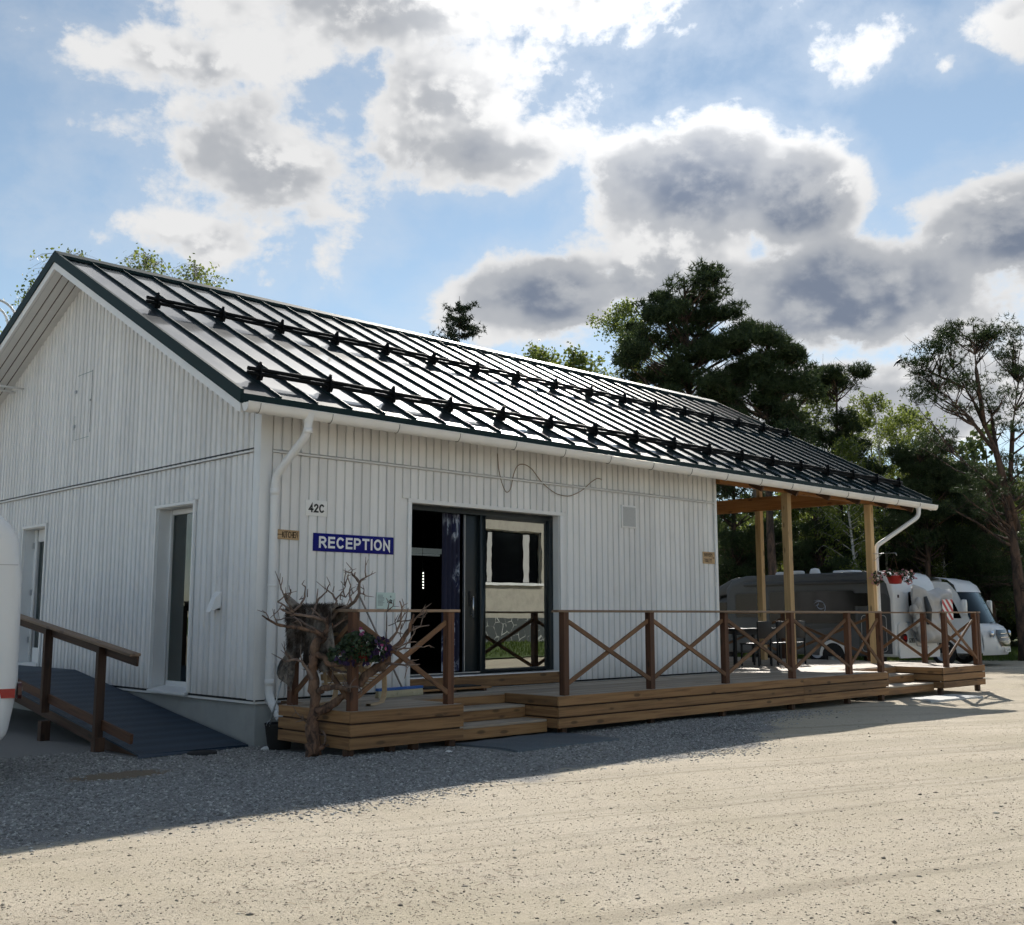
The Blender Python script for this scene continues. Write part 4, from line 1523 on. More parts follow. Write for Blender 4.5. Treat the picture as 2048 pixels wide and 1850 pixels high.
def letters(name, s, Mx, width, height, mt, parent, w=.19, gap=.30, jit=0.0):
    """block capitals drawn with flat strokes; w = stroke width in units of the letter height"""
    adv, items = 0.0, []
    for ch_ in s:
        gw, st = GLYPH[ch_]
        items.append((adv, st))
        adv += gw + gap
    adv -= gap
    h_ = height * (1 - w)
    kx = (width - w * height) / adv
    hw = w * height / 2
    for (x0, st) in items:
        m = MB()
        lv = 0
        for pl in st:
            pl = [p for i_, p in enumerate(pl) if i_ == 0 or math.hypot(p[0] - pl[i_ - 1][0], p[1] - pl[i_ - 1][1]) > 1e-4]
            pts = [Vector(((x0 + p[0]) * kx + hw + random.uniform(-jit, jit) * height, p[1] * h_ + hw + random.uniform(-jit, jit) * height, 0)) for p in pl]
            closed = (pts[0] - pts[-1]).length < 1e-5
            L_, R2_ = [], []
            for i_, p in enumerate(pts):
                a = pts[i_ - 1] if i_ > 0 else (pts[-2] if closed else None)
                b = pts[i_ + 1] if i_ < len(pts) - 1 else (pts[1] if closed else None)
                d1 = (p - a).normalized() if a is not None else (b - p).normalized()
                d2 = (b - p).normalized() if b is not None else d1
                n1, n2 = Vector((-d1.y, d1.x, 0)), Vector((-d2.y, d2.x, 0))
                bis = n1 + n2
                bis = bis.normalized() if bis.length > 1e-6 else n1
                k_ = hw / max(.35, bis.dot(n1))
                q = p.copy()
                if a is None: q = p - d2 * hw
                if b is None: q = p + d1 * hw
                L_.append(q + bis * k_); R2_.append(q - bis * k_)
            n_ = len(pts)
            vs = [(v.x, v.y, lv) for v in L_] + [(v.x, v.y, lv) for v in R2_]
            m.add(vs, [(n_ + i_, n_ + i_ + 1, i_ + 1, i_) for i_ in range(n_ - 1)])
            lv += .00025
        m.build(name, mt, parent, True, Mx)


YS = -.0245
sg = thing('house_number_sign', 'white house number plate reading 42C on the front wall', 'sign', (.80, YS, 2.81))
MB().box((.637, YS - .008, 2.805), (.962, YS, 3.008)).build('plate', M['plate'], sg, bevel=.002)
letters('numeral', '42C', front_M(.682, YS - .0095, 2.850), .240, .112, M['ink'], sg, .21, .34)
sg = thing('reception_sign', 'blue sign with white capitals reading RECEPTION', 'sign', (1.40, YS, 2.36))
MB().box((.762, YS - .012, 2.362), (2.044, YS, 2.592)).build('panel', M['blue'], sg, bevel=.003)
letters('letter', 'RECEPTION', front_M(.845, YS - .0145, 2.405), 1.135, .148, M['white'], sg, .20, .36)
sg = thing('kitchen_sign', 'small wooden board with arrow reading KITCHEN beside the downspout', 'sign', (.4, YS, 2.48))
board('plank', (.20, YS - .010, 2.550), (.548, YS - .010, 2.545), .118, .018, M['wood_sign'], sg, up=(0, -1, 0))
letters('letter', 'KITCHEN', front_M(.296, YS - .0205, 2.508), .232, .078, M['char'], sg, .15, .28, .03)
MB().box((.225, YS - .021, 2.542), (.290, YS - .0195, 2.550)).add([(.218, YS - .0205, 2.546), (.240, YS - .0205, 2.563), (.240, YS - .0205, 2.529)], [(0, 1, 2)]).build('arrow', M['char'], sg)
sg = thing('showers_sign', 'small wooden board with arrow reading SHOWERS TOILETS at the wall end', 'sign', (9.17, YS, 2.46))
board('plank', (9.0, YS - .010, 2.572), (9.35, YS - .010, 2.572), .212, .018, M['wood_sign'], sg, up=(0, -1, 0))
letters('letter', 'SHOWERS', front_M(9.02, YS - .0205, 2.592), .262, .064, M['char'], sg, .16, .28, .03)
letters('letter', 'TOILETS', front_M(9.025, YS - .0205, 2.490), .235, .064, M['char'], sg, .16, .28, .03)
MB().box((9.245, YS - .021, 2.570), (9.315, YS - .0195, 2.578)).add([(9.335, YS - .0205, 2.574), (9.305, YS - .0205, 2.594), (9.305, YS - .0205, 2.554)], [(0, 1, 2)]).build('arrow', M['char'], sg)
sg = thing('information_notice', 'pale green printed notice low on the wall left of the entrance', 'notice', (1.93, YS, 1.60))
MB().box((1.775, YS - .006, 1.615), (2.09, YS, 1.855)).build('sheet', M['info'], sg)
for q in range(9):
    MB().box((1.795, YS - .0072, 1.815 - q * .0165), (1.795 + random.uniform(.075, .115), YS - .0064, 1.823 - q * .0165)).build('text_line', M['ink_gray'], sg)
MB().box((1.785, YS - .0072, 1.630), (1.90, YS - .0064, 1.640)).build('text_line', M['ink_gray'], sg)
MB().box((1.985, YS - .0072, 1.715), (2.035, YS - .0064, 1.740)).add([(1.975, YS - .0070, 1.745), (2.045, YS - .0070, 1.745), (2.010, YS - .0070, 1.768)], [(0, 1, 2)]).build('pictogram', M['ink'], sg)
MB().box((1.955, YS - .0072, 1.718), (1.965, YS - .0064, 1.738)).box((2.058, YS - .0072, 1.718), (2.066, YS - .0064, 1.748)).build('pictogram', M['ink'], sg)
MB().lathe([(.0, 0), (.014, 0)], 14).build('pictogram', M['ink_gray'], sg, True, front_M(2.01, YS - .0068, 1.80))
MB().box((1.98, YS - .0072, 1.626), (2.015, YS - .0064, 1.642)).build('logo', M['ink'], sg)
# loose cable on the upper wall
pts = [(3.95, -.05, 3.93), (3.98, -.045, 3.66), (4.06, -.05, 3.45), (4.13, -.055, 3.345), (4.22, -.055, 3.42), (4.28, -.05, 3.66), (4.36, -.05, 3.80), (4.50, -.05, 3.83), (4.66, -.05, 3.78), (4.9, -.05, 3.56), (5.2, -.05, 3.42), (5.5, -.05, 3.40), (5.8, -.05, 3.52), (6.02, -.05, 3.68), (6.18, -.05, 3.76), (6.28, -.05, 3.74)]
o = MB().tube(bend(pts, 3), .0065, 6).build('loose_cable', mat('brown_cable', (.22, .15, .09), .7))
tag(o, 'thin brown cable hanging in loops on the upper front wall', 'cable')

# ------------------------------------------------------------------ dead pine snag with twisted limbs
def _bark(nt, b):
    c = coords(nt)
    n1 = noise(vmath('MULTIPLY', c, (14, 14, 6)), 1.0, 7, .65, .8)
    n2 = noise(c, 3.0, 4, .6)
    col = mixc(smooth(n1, .38, .62), (.050, .030, .022), (.21, .115, .070))
    col = mixc(smooth(n2, .45, .75, 0, .6), col, (.30, .20, .13))
    nt.links.new(col, b.inputs['Base Color'])
    bump(nt, b, n1, .9, .02)
M['snag'] = mat('peeling_pine_bark', (.2, .1, .06), .85, build=_bark)
M['twig'] = wood('dry_grey_twigs', (.22, .155, .12), (.12, .08, .058), knots=False)
LIMBS = [  # zoomed-photo outline points, start and end radius (same unit), depth offset at start and end (m), fork depth
    ([(455, 1760), (445, 1690), (437, 1600), (432, 1450), (440, 1300), (440, 1180), (430, 1080), (405, 980), (418, 850), (425, 770), (470, 690), (530, 650), (556, 580), (540, 505), (585, 440)], [86, 66, 62, 58, 50, 48, 52, 47, 45, 44, 47, 38, 32, 26, 18], 0, .05),
    ([(455, 1340), (600, 1290), (720, 1200), (820, 1110), (960, 990), (1100, 900), (1135, 820), (1190, 760), (1260, 690), (1330, 590), (1362, 460)], [46, 36, 32, 37, 42, 41, 33, 28, 23, 18, 9], 0, -.22),
    ([(470, 1165), (540, 1130), (640, 1115), (740, 1125), (800, 1150)], [32, 28, 24, 20, 14], 0, -.25),
    ([(450, 830), (530, 850), (560, 910), (650, 920), (735, 920), (780, 960), (830, 930), (900, 890)], [30, 27, 25, 20, 18, 14, 11, 7], 0, -.2),
    ([(565, 910), (610, 960), (680, 990), (750, 990), (770, 950)], [17, 14, 12, 9, 6], -.05, .1),
    ([(735, 1070), (770, 1110), (875, 1112)], [14, 12, 8], -.2, -.25),
    ([(500, 665), (430, 610), (330, 590), (210, 575), (120, 550), (50, 505), (0, 470)], [26, 22, 18, 15, 12, 10, 6], 0, -.35),
    ([(540, 520), (470, 500), (400, 480), (250, 460), (180, 440), (140, 410)], [22, 18, 16, 13, 10, 7], .05, -.15),
    ([(440, 600), (340, 550), (270, 510), (200, 490), (105, 492)], [13, 12, 10, 8, 5], -.05, .2),
    ([(250, 455), (200, 400), (150, 370), (112, 345)], [11, 9, 8, 6], -.12, -.2),
    ([(235, 440), (300, 375), (328, 300), (325, 205)], [12, 11, 9, 6], -.12, .05),
    ([(240, 420), (190, 340), (160, 240)], [10, 8, 6], -.15, -.3),
    ([(205, 330), (235, 260), (225, 235)], [7, 5, 3], -.2, -.2),
    ([(400, 480), (415, 380), (440, 310), (500, 250)], [14, 12, 10, 6], 0, .2),
    ([(425, 350), (438, 220)], [8, 4], .05, .05),
    ([(350, 300), (348, 225)], [6, 4], 0, 0),
    ([(555, 510), (640, 425), (740, 385), (800, 335), (845, 265), (838, 170), (795, 105), (768, 78)], [22, 17, 16, 16, 15, 13, 10, 6], .05, -.1),
    ([(838, 172), (880, 140), (918, 118)], [11, 9, 7], -.1, -.2),
    ([(795, 105), (803, 72)], [7, 6], -.1, -.1),
    ([(770, 350), (752, 290), (745, 215)], [10, 9, 7], -.05, .05),
    ([(755, 300), (775, 265), (802, 225)], [6, 5, 3], 0, .1),
    ([(848, 265), (885, 275), (895, 262)], [7, 5, 3], -.08, -.15),
    ([(575, 450), (605, 335), (560, 270), (515, 235)], [14, 11, 8, 5], .05, .25),
    ([(605, 320), (650, 275), (690, 300), (745, 225)], [9, 7, 6, 4], .1, .1),
    ([(640, 280), (668, 240), (678, 195), (635, 150)], [7, 6, 5, 3], .12, .2),
    ([(672, 165), (676, 140)], [3, 2], .16, .16),
    ([(555, 250), (578, 195)], [5, 3], .2, .2),
    ([(575, 590), (660, 520), (750, 482)], [12, 10, 6], .05, .2),
    ([(560, 560), (420, 405)], [9, 6], .05, -.2),
    ([(430, 1080), (370, 960), (330, 890), (260, 870), (180, 885)], [20, 17, 14, 13, 9], 0, -.1),
    ([(240, 870), (215, 860), (245, 835)], [9, 6, 4], -.08, -.1),
    ([(1112, 800), (1105, 640), (1098, 520), (1090, 430)], [10, 8, 6, 4], -.15, .1),
    ([(1125, 720), (1205, 625), (1245, 540), (1252, 400), (1236, 340)], [15, 12, 10, 8, 5], -.12, -.3),
    ([(1200, 765), (1330, 708), (1400, 710)], [9, 7, 4], -.2, -.3),
    ([(1195, 790), (1260, 770), (1340, 770), (1390, 750), (1445, 762)], [10, 9, 7, 6, 4], -.2, -.1),
    ([(1355, 545), (1400, 480), (1458, 430)], [7, 6, 3], -.2, -.3),
    ([(1405, 490), (1470, 483)], [4, 2], -.25, -.28),
    ([(1350, 605), (1420, 570), (1490, 562)], [7, 5, 3], -.2, -.05),
    ([(1110, 900), (1200, 908), (1300, 915), (1440, 905)], [15, 11, 9, 5], -.15, -.4),
    ([(1110, 565), (1160, 550), (1200, 530)], [4, 3, 2], -.05, -.05),
    ([(1240, 600), (1275, 520), (1300, 400)], [6, 5, 3], -.2, 0),
    ([(1245, 590), (1265, 540)], [5, 2], -.2, -.2), ([(1100, 740), (1078, 720)], [5, 3], -.15, -.15), ([(1130, 700), (1170, 640)], [5, 2], -.12, -.1),
    ([(450, 1430), (395, 1450), (378, 1440)], [30, 16, 5], 0, -.03), ([(470, 1690), (530, 1660), (545, 1640)], [40, 22, 8], 0, -.05)]
SS = 12.4 / FPX / 4.79
snag = thing('pine_snag', 'bare twisted dead pine snag with reddish bark standing by the platform', 'tree snag', (-.13, -1.50, .03), -YAW)
tr = MB(); tw = MB()
for q, (pp, rr, d0, d1) in enumerate(LIMBS):
    pts, rad = [], []
    for i_, (zx, zy) in enumerate(pp):
        t = i_ / max(1, len(pp) - 1)
        jig = .008 if q else 0
        pts.append(Vector(((zx - 455) * SS + random.uniform(-jig, jig), d0 + (d1 - d0) * t, (1756 - zy) * SS)))
        rad.append(max(rr[i_] * SS, .0045))
    # refine with midpoints for a knobbly outline
    P2, R2 = [pts[0]], [rad[0]]
    for i_ in range(len(pts) - 1):
        for f in (.33, .67, 1.0):
            p = pts[i_].lerp(pts[i_ + 1], f)
            r = rad[i_] + (rad[i_ + 1] - rad[i_]) * f
            if f < 1:
                p += Vector((random.uniform(-1, 1), random.uniform(-1, 1), random.uniform(-1, 1))) * r * .35
                r *= random.uniform(.86, 1.16)
            P2.append(p); R2.append(r)
    MB().tube(P2, R2, 10 if rr[0] > 24 else 6, wob=.10).build('trunk' if q == 0 else ('limb' if rr[0] > 24 else 'branch'), M['snag'] if rr[0] > 24 else M['twig'], snag, False)

rngt = np.random.default_rng(77)
for q, (pp, rr, d0, d1) in enumerate(LIMBS):
    if q == 0 or len(pp) < 3:
        continue
    for w in range(3 if rr[0] > 14 else 2):
        i_ = int(rngt.integers(1, len(pp)))
        t = i_ / (len(pp) - 1)
        p = Vector(((pp[i_][0] - 455) * SS, d0 + (d1 - d0) * t, (1756 - pp[i_][1]) * SS))
        along = Vector((pp[i_][0] - pp[i_ - 1][0], 0, pp[i_ - 1][1] - pp[i_][1])).normalized()
        dr = (along * .5 + Vector(rngt.normal(0, .55, 3)) + Vector((0, 0, .25))).normalized()
        L = rngt.uniform(.07, .24)
        k1 = p + dr * L * .5 + Vector(rngt.normal(0, .018, 3))
        k2 = p + dr * L + Vector(rngt.normal(0, .03, 3))
        k3 = k1 + (dr + Vector(rngt.normal(0, .7, 3))).normalized() * L * .45
        MB().tube([p, p.lerp(k1, .5) + Vector(rngt.normal(0, .006, 3)), k1, k2], [.0085, .007, .006, .003], 5).tube([k1, k3], [.005, .0025], 4).build('twig', M['twig'], snag, False)

# ------------------------------------------------------------------ reindeer hide over the left railing
def _fur(nt, b):
    c = coords(nt)
    n1 = noise(vmath('ADD', c, (.3, 1.2, .4)), 3.2, 4, .6)
    n2 = noise(vmath('MULTIPLY', c, (40, 40, 8)), 1.0, 3, .6)
    col = mixc(smooth(n1, .42, .62), (.045, .033, .026), (.30, .265, .23))
    col = mixc(smooth(n2, .4, .7, 0, .5), col, (.16, .13, .11))
    nt.links.new(col, b.inputs['Base Color'])
M['fur'] = mat('grey_brown_fur', (.3, .26, .22), .95, build=_fur, spec=.1)
hide = thing('reindeer_hide', 'grey-brown furry hide hung over the left railing behind the snag', 'animal hide', (.075, -1.2, RT))
rngf = np.random.default_rng(5)
ny_, ns_ = 26, 40
hv = np.zeros((ny_, ns_, 3))
for i_ in range(ny_):
    f = i_ / (ny_ - 1)
    y = -.70 - .95 * f
    lo = .62 + .28 * math.sin(f * 9.0) * .5 + (.22 if f < .2 or .45 < f < .62 else 0)
    li = .50 + .2 * math.sin(f * 7.0 + 1)
    for j in range(ns_):
        s = -lo + (lo + li) * j / (ns_ - 1)
        bulge = .035 + .03 * math.sin(f * 14 + s * 5) + .02 * math.sin(f * 31 - s * 9)
        if abs(s) < .075:
            a = s / .075 * math.pi / 2
            px, pz = .075 + .085 * math.sin(a), RT + .02 + .035 * math.cos(a)
        else:
            px = .075 + math.copysign(.085 + bulge, s)
            pz = RT + .02 - (abs(s) - .075)
        hv[i_, j] = (px, y + .03 * math.sin(s * 6 + i_), pz)
V = hv.reshape(-1, 3)
i0 = (np.arange(ny_ - 1)[:, None] * ns_ + np.arange(ns_ - 1)[None]).ravel()
F = np.stack([i0, i0 + 1, i0 + ns_ + 1, i0 + ns_], 1)
obj('skin', npmesh('hide_skin', V, F, M['fur'], True), M['fur'], hide)
n = 15000
ii = rngf.uniform(0, ny_ - 1.001, n); jj = rngf.uniform(0, ns_ - 1.001, n)
ia, ja = ii.astype(int), jj.astype(int)
p = hv[ia, ja] * (1 - (ii - ia))[:, None] + hv[ia + 1, ja] * (ii - ia)[:, None]
p = p * (1 - (jj - ja))[:, None] + (hv[ia, ja + 1]) * (jj - ja)[:, None]
out = np.stack([np.sign(p[:, 0] - .075) * .55, rngf.normal(0, .35, n), np.full(n, -.75)], 1)
topm = p[:, 2] > RT - .02
out[topm] = np.stack([rngf.normal(0, .6, topm.sum()), rngf.normal(0, .4, topm.sum()), rngf.uniform(.2, .9, topm.sum())], 1)
out /= np.linalg.norm(out, axis=1)[:, None]
L = rngf.uniform(.03, .065, n)[:, None]
side = np.cross(out, rngf.normal(0, 1, (n, 3))); side /= np.linalg.norm(side, axis=1)[:, None]
w = .0035
V = np.stack([p - side * w, p + side * w, p + out * L], 1).reshape(-1, 3)
F = np.arange(3 * n).reshape(-1, 3)
o = obj('fur', npmesh('fur', V, F, M['fur']), M['fur'], hide)
o['kind'] = 'stuff'
MB().tube([(.07, -.82, RT + .0), (.03, -.76, RT + .08), (-.02, -.70, RT + .16), (-.05, -.68, RT + .20)], [.06, .045, .03, .012], 10).build('leg_flap', M['fur'], hide)

# ------------------------------------------------------------------ flowers
M['leaf'] = mat('petunia_leaf', (.022, .042, .014), .65)
M['purple'] = mat('dark_purple_petal', (.022, .006, .045), .6)
M['pink'] = mat('pink_petal', (.30, .06, .17), .6)
M['pale'] = mat('pale_pink_petal', (.50, .25, .27), .6)
M['red'] = mat('red_pot', (.33, .008, .008), .45)
M['soil'] = mat('soil', (.03, .02, .015), .9)


def flower_mesh(name, pts, r, mt, rng):
    """five-petalled trumpet flowers facing outward"""
    V, F = [], []
    for p in pts:
        nrm = Vector(rng.normal(0, 1, 3)) + Vector((0, -.4, .5))
        nrm.normalize()
        a = nrm.orthogonal().normalized(); b = nrm.cross(a)
        n0 = len(V)
        V.append(tuple(Vector(p) - nrm * r * .3))
        for q in range(10):
            t = 2 * math.pi * q / 10
            rad = r * (1.0 if q % 2 == 0 else .72) * rng.uniform(.85, 1.1)
            V.append(tuple(Vector(p) + (a * math.cos(t) + b * math.sin(t)) * rad + nrm * r * .12))
        F += [(n0, n0 + 1 + q, n0 + 1 + (q + 1) % 10) for q in range(10)]
    return npmesh(name, np.array(V), np.array(F), mt)


def leaf_mesh(name, pts, ln, wd, mt, rng, hang=.2):
    n = len(pts)
    P = np.asarray(pts)
    d = rng.normal(0, 1, (n, 3)); d[:, 2] -= hang
    d /= np.linalg.norm(d, axis=1)[:, None]
    s = np.cross(d, rng.normal(0, 1, (n, 3))); s /= np.linalg.norm(s, axis=1)[:, None]
    L = ln * rng.uniform(.6, 1.25, n)[:, None]
    W = wd * rng.uniform(.7, 1.2, n)[:, None]
    V = np.stack([P - d * L * .5, P + s * W * .5, P + d * L * .5, P - s * W * .5], 1).reshape(-1, 3)
    F = np.arange(4 * n).reshape(-1, 4)
    return npmesh(name, V, F, mt)


def ball(c, r, n, rng, inner=.4):
    v = rng.normal(0, 1, (n, 3)); v /= np.linalg.norm(v, axis=1)[:, None]
    v *= rng.uniform(inner, 1, n)[:, None] ** .5
    return v * np.array(r) + np.array(c)


rngl = np.random.default_rng(21)
fp = thing('petunia_pot', 'red pot of dark purple and pink petunias on the left corner post', 'flower pot', (.10, -2.05, 1.2))
MB().lathe([(0, 0), (.07, 0), (.105, .15), (.112, .155), (.10, .14), (0, .14)], 18, (.06, -2.06, 1.07)).build('pot', M['red'], fp)
MB().tube([(.08, -1.94, 1.32), (.10, -2.02, 1.30), (.12, -2.06, 1.25)], .006, 5).build('hook', M['black'], fp)
obj('foliage', leaf_mesh('foliage', np.concatenate([ball((.0, -2.08, 1.25), (.21, .16, .13), 760, rngl), ball((.18, -2.16, 1.18), (.13, .12, .12), 180, rngl), ball((-.18, -1.98, 1.14), (.13, .12, .10), 180, rngl), ball((.04, -2.14, 1.13), (.16, .10, .08), 200, rngl)]), .055, .034, M['leaf'], rngl), None, fp)['kind'] = 'stuff'
obj('purple_flowers', flower_mesh('purple_flowers', np.concatenate([ball((.20, -2.20, 1.20), (.14, .11, .12), 62, rngl, .8), ball((-.06, -2.14, 1.11), (.26, .12, .08), 34, rngl, .8)]), .030, M['purple'], rngl), None, fp)['kind'] = 'stuff'
obj('pink_flowers', flower_mesh('pink_flowers', np.concatenate([ball((.20, -2.24, 1.25), (.11, .08, .08), 10, rngl, .8), ball((-.11, -2.14, 1.38), (.14, .08, .05), 6, rngl, .8)]), .024, M['pink'], rngl), None, fp)['kind'] = 'stuff'

hb = thing('hanging_basket', 'red hanging basket of pale pink flowers on the right porch post', 'hanging basket', (14.95, -.62, 2.3))
MB().tube([(15.0, -.15, 2.86), (15.0, -.66, 2.86), (15.0, -.68, 2.80)], .009, 6).tube([(15.0, -.15, 2.70), (15.0, -.35, 2.86)], .006, 6).build('bracket', M['galv'], hb)
for a in range(3):
    t = a * 2.1
    MB().tube([(15.0, -.62, 2.83), (15.0 + .16 * math.cos(t), -.62 + .16 * math.sin(t), 2.37)], .0035, 4).build('chain', M['wood_dk'], hb)
MB().lathe([(0, 0), (.12, .01), (.18, .17), (.19, .18), (.17, .17), (0, .16)], 18, (15.0, -.62, 2.20)).build('pot', M['red'], hb)
obj('foliage', leaf_mesh('foliage', np.concatenate([ball((15.0, -.62, 2.41), (.26, .24, .09), 200, rngl), ball((15.0, -.9, 2.36), (.12, .14, .14), 120, rngl), ball((14.85, -.3, 2.34), (.14, .12, .15), 120, rngl)]), .06, .035, M['leaf'], rngl), None, hb)['kind'] = 'stuff'
obj('flowers', flower_mesh('flowers', np.concatenate([ball((15.0, -.62, 2.44), (.30, .28, .09), 44, rngl, .8), ball((15.0, -.95, 2.34), (.14, .12, .15), 30, rngl, .8), ball((14.85, -.27, 2.33), (.14, .12, .15), 28, rngl, .8)]), .034, M['pale'], rngl), None, hb)['kind'] = 'stuff'

# ------------------------------------------------------------------ brooms and chair on the platform
bm_ = thing('broom', 'push broom with blue head and cream bristles leaning on the front wall', 'broom', (2.0, -.36, DZ))
board('head', (1.36, -.62, DZ + .105), (2.16, -.52, DZ + .105), .06, .035, mat('blue_plastic', (.02, .10, .36), .5), bm_)
m = MB()
for q in range(260):
    t = q / 259
    x = 1.365 + .79 * t; y = -.62 + .10 * t
    for r in range(3):
        oy = (r - 1) * .018
        m.tube([(x, y + oy, DZ + .09), (x + random.uniform(-.012, .012), y + oy * 1.9 + random.uniform(-.01, .01), DZ + .004)], .004, 3, cap=False, sm=False)
o = m.build('bristles', mat('cream_bristle', (.55, .50, .34), .8), bm_); o['kind'] = 'stuff'
MB().tube([(1.80, -.565, DZ + .11), (1.49, -.045, 1.80)], .012, 8).build('handle', wood('grey_handle', (.36, .31, .27), (.25, .2, .17), knots=False), bm_)
br2 = thing('long_brush', 'black-bristled brush on a thin pole standing left of the platform', 'brush', (-.02, -.52, 0))
MB().tube([(-.06, -.46, .28), (.03, -.56, .82)], .009, 8).build('pole', M['galv'], br2)
MB().lathe([(0, -.02), (.035, .0), (.065, .06), (.06, .13), (.03, .21), (0, .23)], 12, (0.03, -.56, .82)).build('brush_head', M['rubber'], br2)

ch = thing('bentwood_chair', 'pale bentwood armchair on the left platform behind the snag', 'chair', (.62, -1.1, DZ), R_(38))
for sy in (-.30, .30):
    loop = [(-.32, sy, .02), (.28, sy, .0), (.40, sy, .10), (.38, sy, .32), (.22, sy, .52), (-.05, sy, .56), (-.30, sy, .50), (-.42, sy, .42)]
    pts = bend(loop, 4)
    m = MB()
    vs, fs = [], []
    for i_, p in enumerate(pts):
        t = (pts[min(i_ + 1, len(pts) - 1)] - pts[max(i_ - 1, 0)]).normalized()
        nn = Vector((-t.z, 0, t.x))
        for (a, b) in ((-.028, -.012), (.028, -.012), (.028, .012), (-.028, .012)):
            vs.append(p + Vector((0, a, 0)) + nn * b)
    for i_ in range(len(pts) - 1):
        for j in range(4):
            fs.append((i_ * 4 + j, i_ * 4 + (j + 1) % 4, i_ * 4 + 4 + (j + 1) % 4, i_ * 4 + 4 + j))
    m.add(vs, fs).build('side_frame', M['wood_pale'], ch, False)
for q in range(5):
    board('seat_slat', (.24 - q * .11, -.28, .33 - q * .022), (.24 - q * .11, .28, .33 - q * .022), .085, .016, M['wood_pale'], ch, world=False)
for q in range(6):
    board('back_slat', (-.27 - q * .045, -.28, .32 + q * .095), (-.27 - q * .045, .28, .32 + q * .095), .075, .016, M['wood_pale'], ch, up=(1, 0, .45), world=False)
for sy in (-.22, .22):
    board('back_rail', (-.24, sy, .20), (-.53, sy, .85), .04, .022, M['wood_pale'], ch, up=(1, 0, .45), world=False)

# ------------------------------------------------------------------ black table and chairs under the porch
tb = thing('porch_table', 'long black table under the porch roof', 'table', (12.8, 1.7, DZ))
MB().box((11.95, 1.35, 1.24), (13.75, 2.15, 1.28)).build('tabletop', M['black'], tb, bevel=.006)
for xx in (12.02, 13.68):
    for y_ in (1.42, 2.08):
        MB().box((xx - .03, y_ - .03, DZ), (xx + .03, y_ + .03, 1.24)).build('leg', M['black'], tb)
MB().box((12.05, 1.38, 1.15), (13.65, 1.41, 1.24)).build('apron', M['black'], tb)
MB().box((12.05, 2.09, 1.15), (13.65, 2.12, 1.24)).build('apron', M['black'], tb)
names = ['black porch chair nearest the hut wall at the long table', 'middle black porch chair on the near side of the table', 'black porch chair at the motorhome end of the long table']
for q, xx in enumerate((12.2, 12.85, 13.5)):
    c_ = thing('porch_chair', names[q], 'chair', (xx, 1.05, DZ), .08 * (q - 1), 'black chairs at the porch table')
    MB().box((-.23, -.22, .43), (.23, .22, .46)).build('seat', M['black'], c_, False, bevel=.006)
    MB().box((-.23, -.25, .55), (.23, -.22, .90)).build('backrest', M['black'], c_, False, bevel=.006)
    for sx in (-.2, .2):
        MB().box((sx - .015, -.25, 0), (sx + .015, -.22, .9)).build('leg', M['black'], c_, False)
        MB().box((sx - .015, .18, 0), (sx + .015, .21, .43)).build('leg', M['black'], c_, False)

# ------------------------------------------------------------------ motorhomes
M['gel'] = dirty('white_gelcoat', (.78, .78, .77), .28, 1.5, .05)
M['silver'] = dirty('silver_panel', (.070, .077, .084), .4, 1.5, .05)
M['anth'] = mat('anthracite_panel', (.045, .048, .052), .4)
M['gloss_blk'] = mat('gloss_black', (.003, .0035, .0045), .08, spec=.35)
M['tail'] = mat('tail_light_red', (.35, .008, .006), .2)
M['tail_dk'] = mat('tail_light_smoked', (.05, .006, .006), .2)
M['tyre'] = mat('tyre', (.015, .015, .016), .85)
M['alloy'] = mat('alloy', (.42, .43, .44), .35, metal=.8)
M['cover'] = dirty('bike_cover', (.52, .51, .50), .75, 2.0, .12)
M['stripe'] = mat('warning_red', (.50, .02, .03), .4)
M['chrome'] = mat('chrome', (.7, .7, .72), .15, metal=1.0)


def vehicle_root(name, label, P, rz):
    return thing(name, label, 'motorhome', (P[0], P[1], 0), rz)


def wheel(root, x, y, r=.34, w=.22, out=1):
    wv = bpy.data.objects.new('wheel', None); COL.objects.link(wv)
    wv.location = (x, y, r)
    attach(wv, root, False)
    prof_ = [(r * .62, -w / 2), (r * .95, -w / 2), (r, -w * .35), (r, w * .35), (r * .95, w / 2), (r * .62, w / 2)]
    Rx = Matrix.Rotation(math.pi / 2, 4, 'X')
    MB().lathe(prof_, 26).build('tyre', M['tyre'], wv, False, Rx)
    rim = MB().lathe([(r * .64, -w / 2), (r * .60, -w / 2 + .03), (r * .56, w / 2 - .06), (r * .2, w / 2 - .03), (0, w / 2 - .03)], 26)
    rim.lathe([(r * .64, w / 2), (r * .60, w / 2 - .02), (r * .2, w / 2 - .06), (0, w / 2 - .06)], 26)
    rim.build('rim', M['alloy'], wv, False, Rx)
    return wv


def rrect(w, h, r, n=5):
    pts = []
    for (cx_, cy_, a0) in ((w / 2 - r, h / 2 - r, 0), (-w / 2 + r, h / 2 - r, 90), (-w / 2 + r, -h / 2 + r, 180), (w / 2 - r, -h / 2 + r, 270)):
        for q in range(n + 1):
            a = R_(a0 + 90 * q / n)
            pts.append((cx_ + r * math.cos(a), cy_ + r * math.sin(a)))
    return pts


def side_plate(root, name, cx_, cz_, w, h, r, ysurf, mt, t=.012, sgn=1):
    pr = [(cx_ + p[0], cz_ + p[1]) for p in rrect(w, h, r)]
    a, b = (ysurf - .004, ysurf + t) if sgn > 0 else (ysurf - t, ysurf + .004)
    return MB().prism(pr, 'y', a, b).build(name, mt, root, False)


def rear_plate(root, name, cy_, cz_, w, h, r, xs, mt, t=.012, sgn=-1):
    pr = [(cy_ + p[0], cz_ + p[1]) for p in rrect(w, h, r)]
    a, b = (xs - t, xs + .004) if sgn < 0 else (xs - .004, xs + t)
    return MB().prism(pr, 'x', a, b).build(name, mt, root, False)


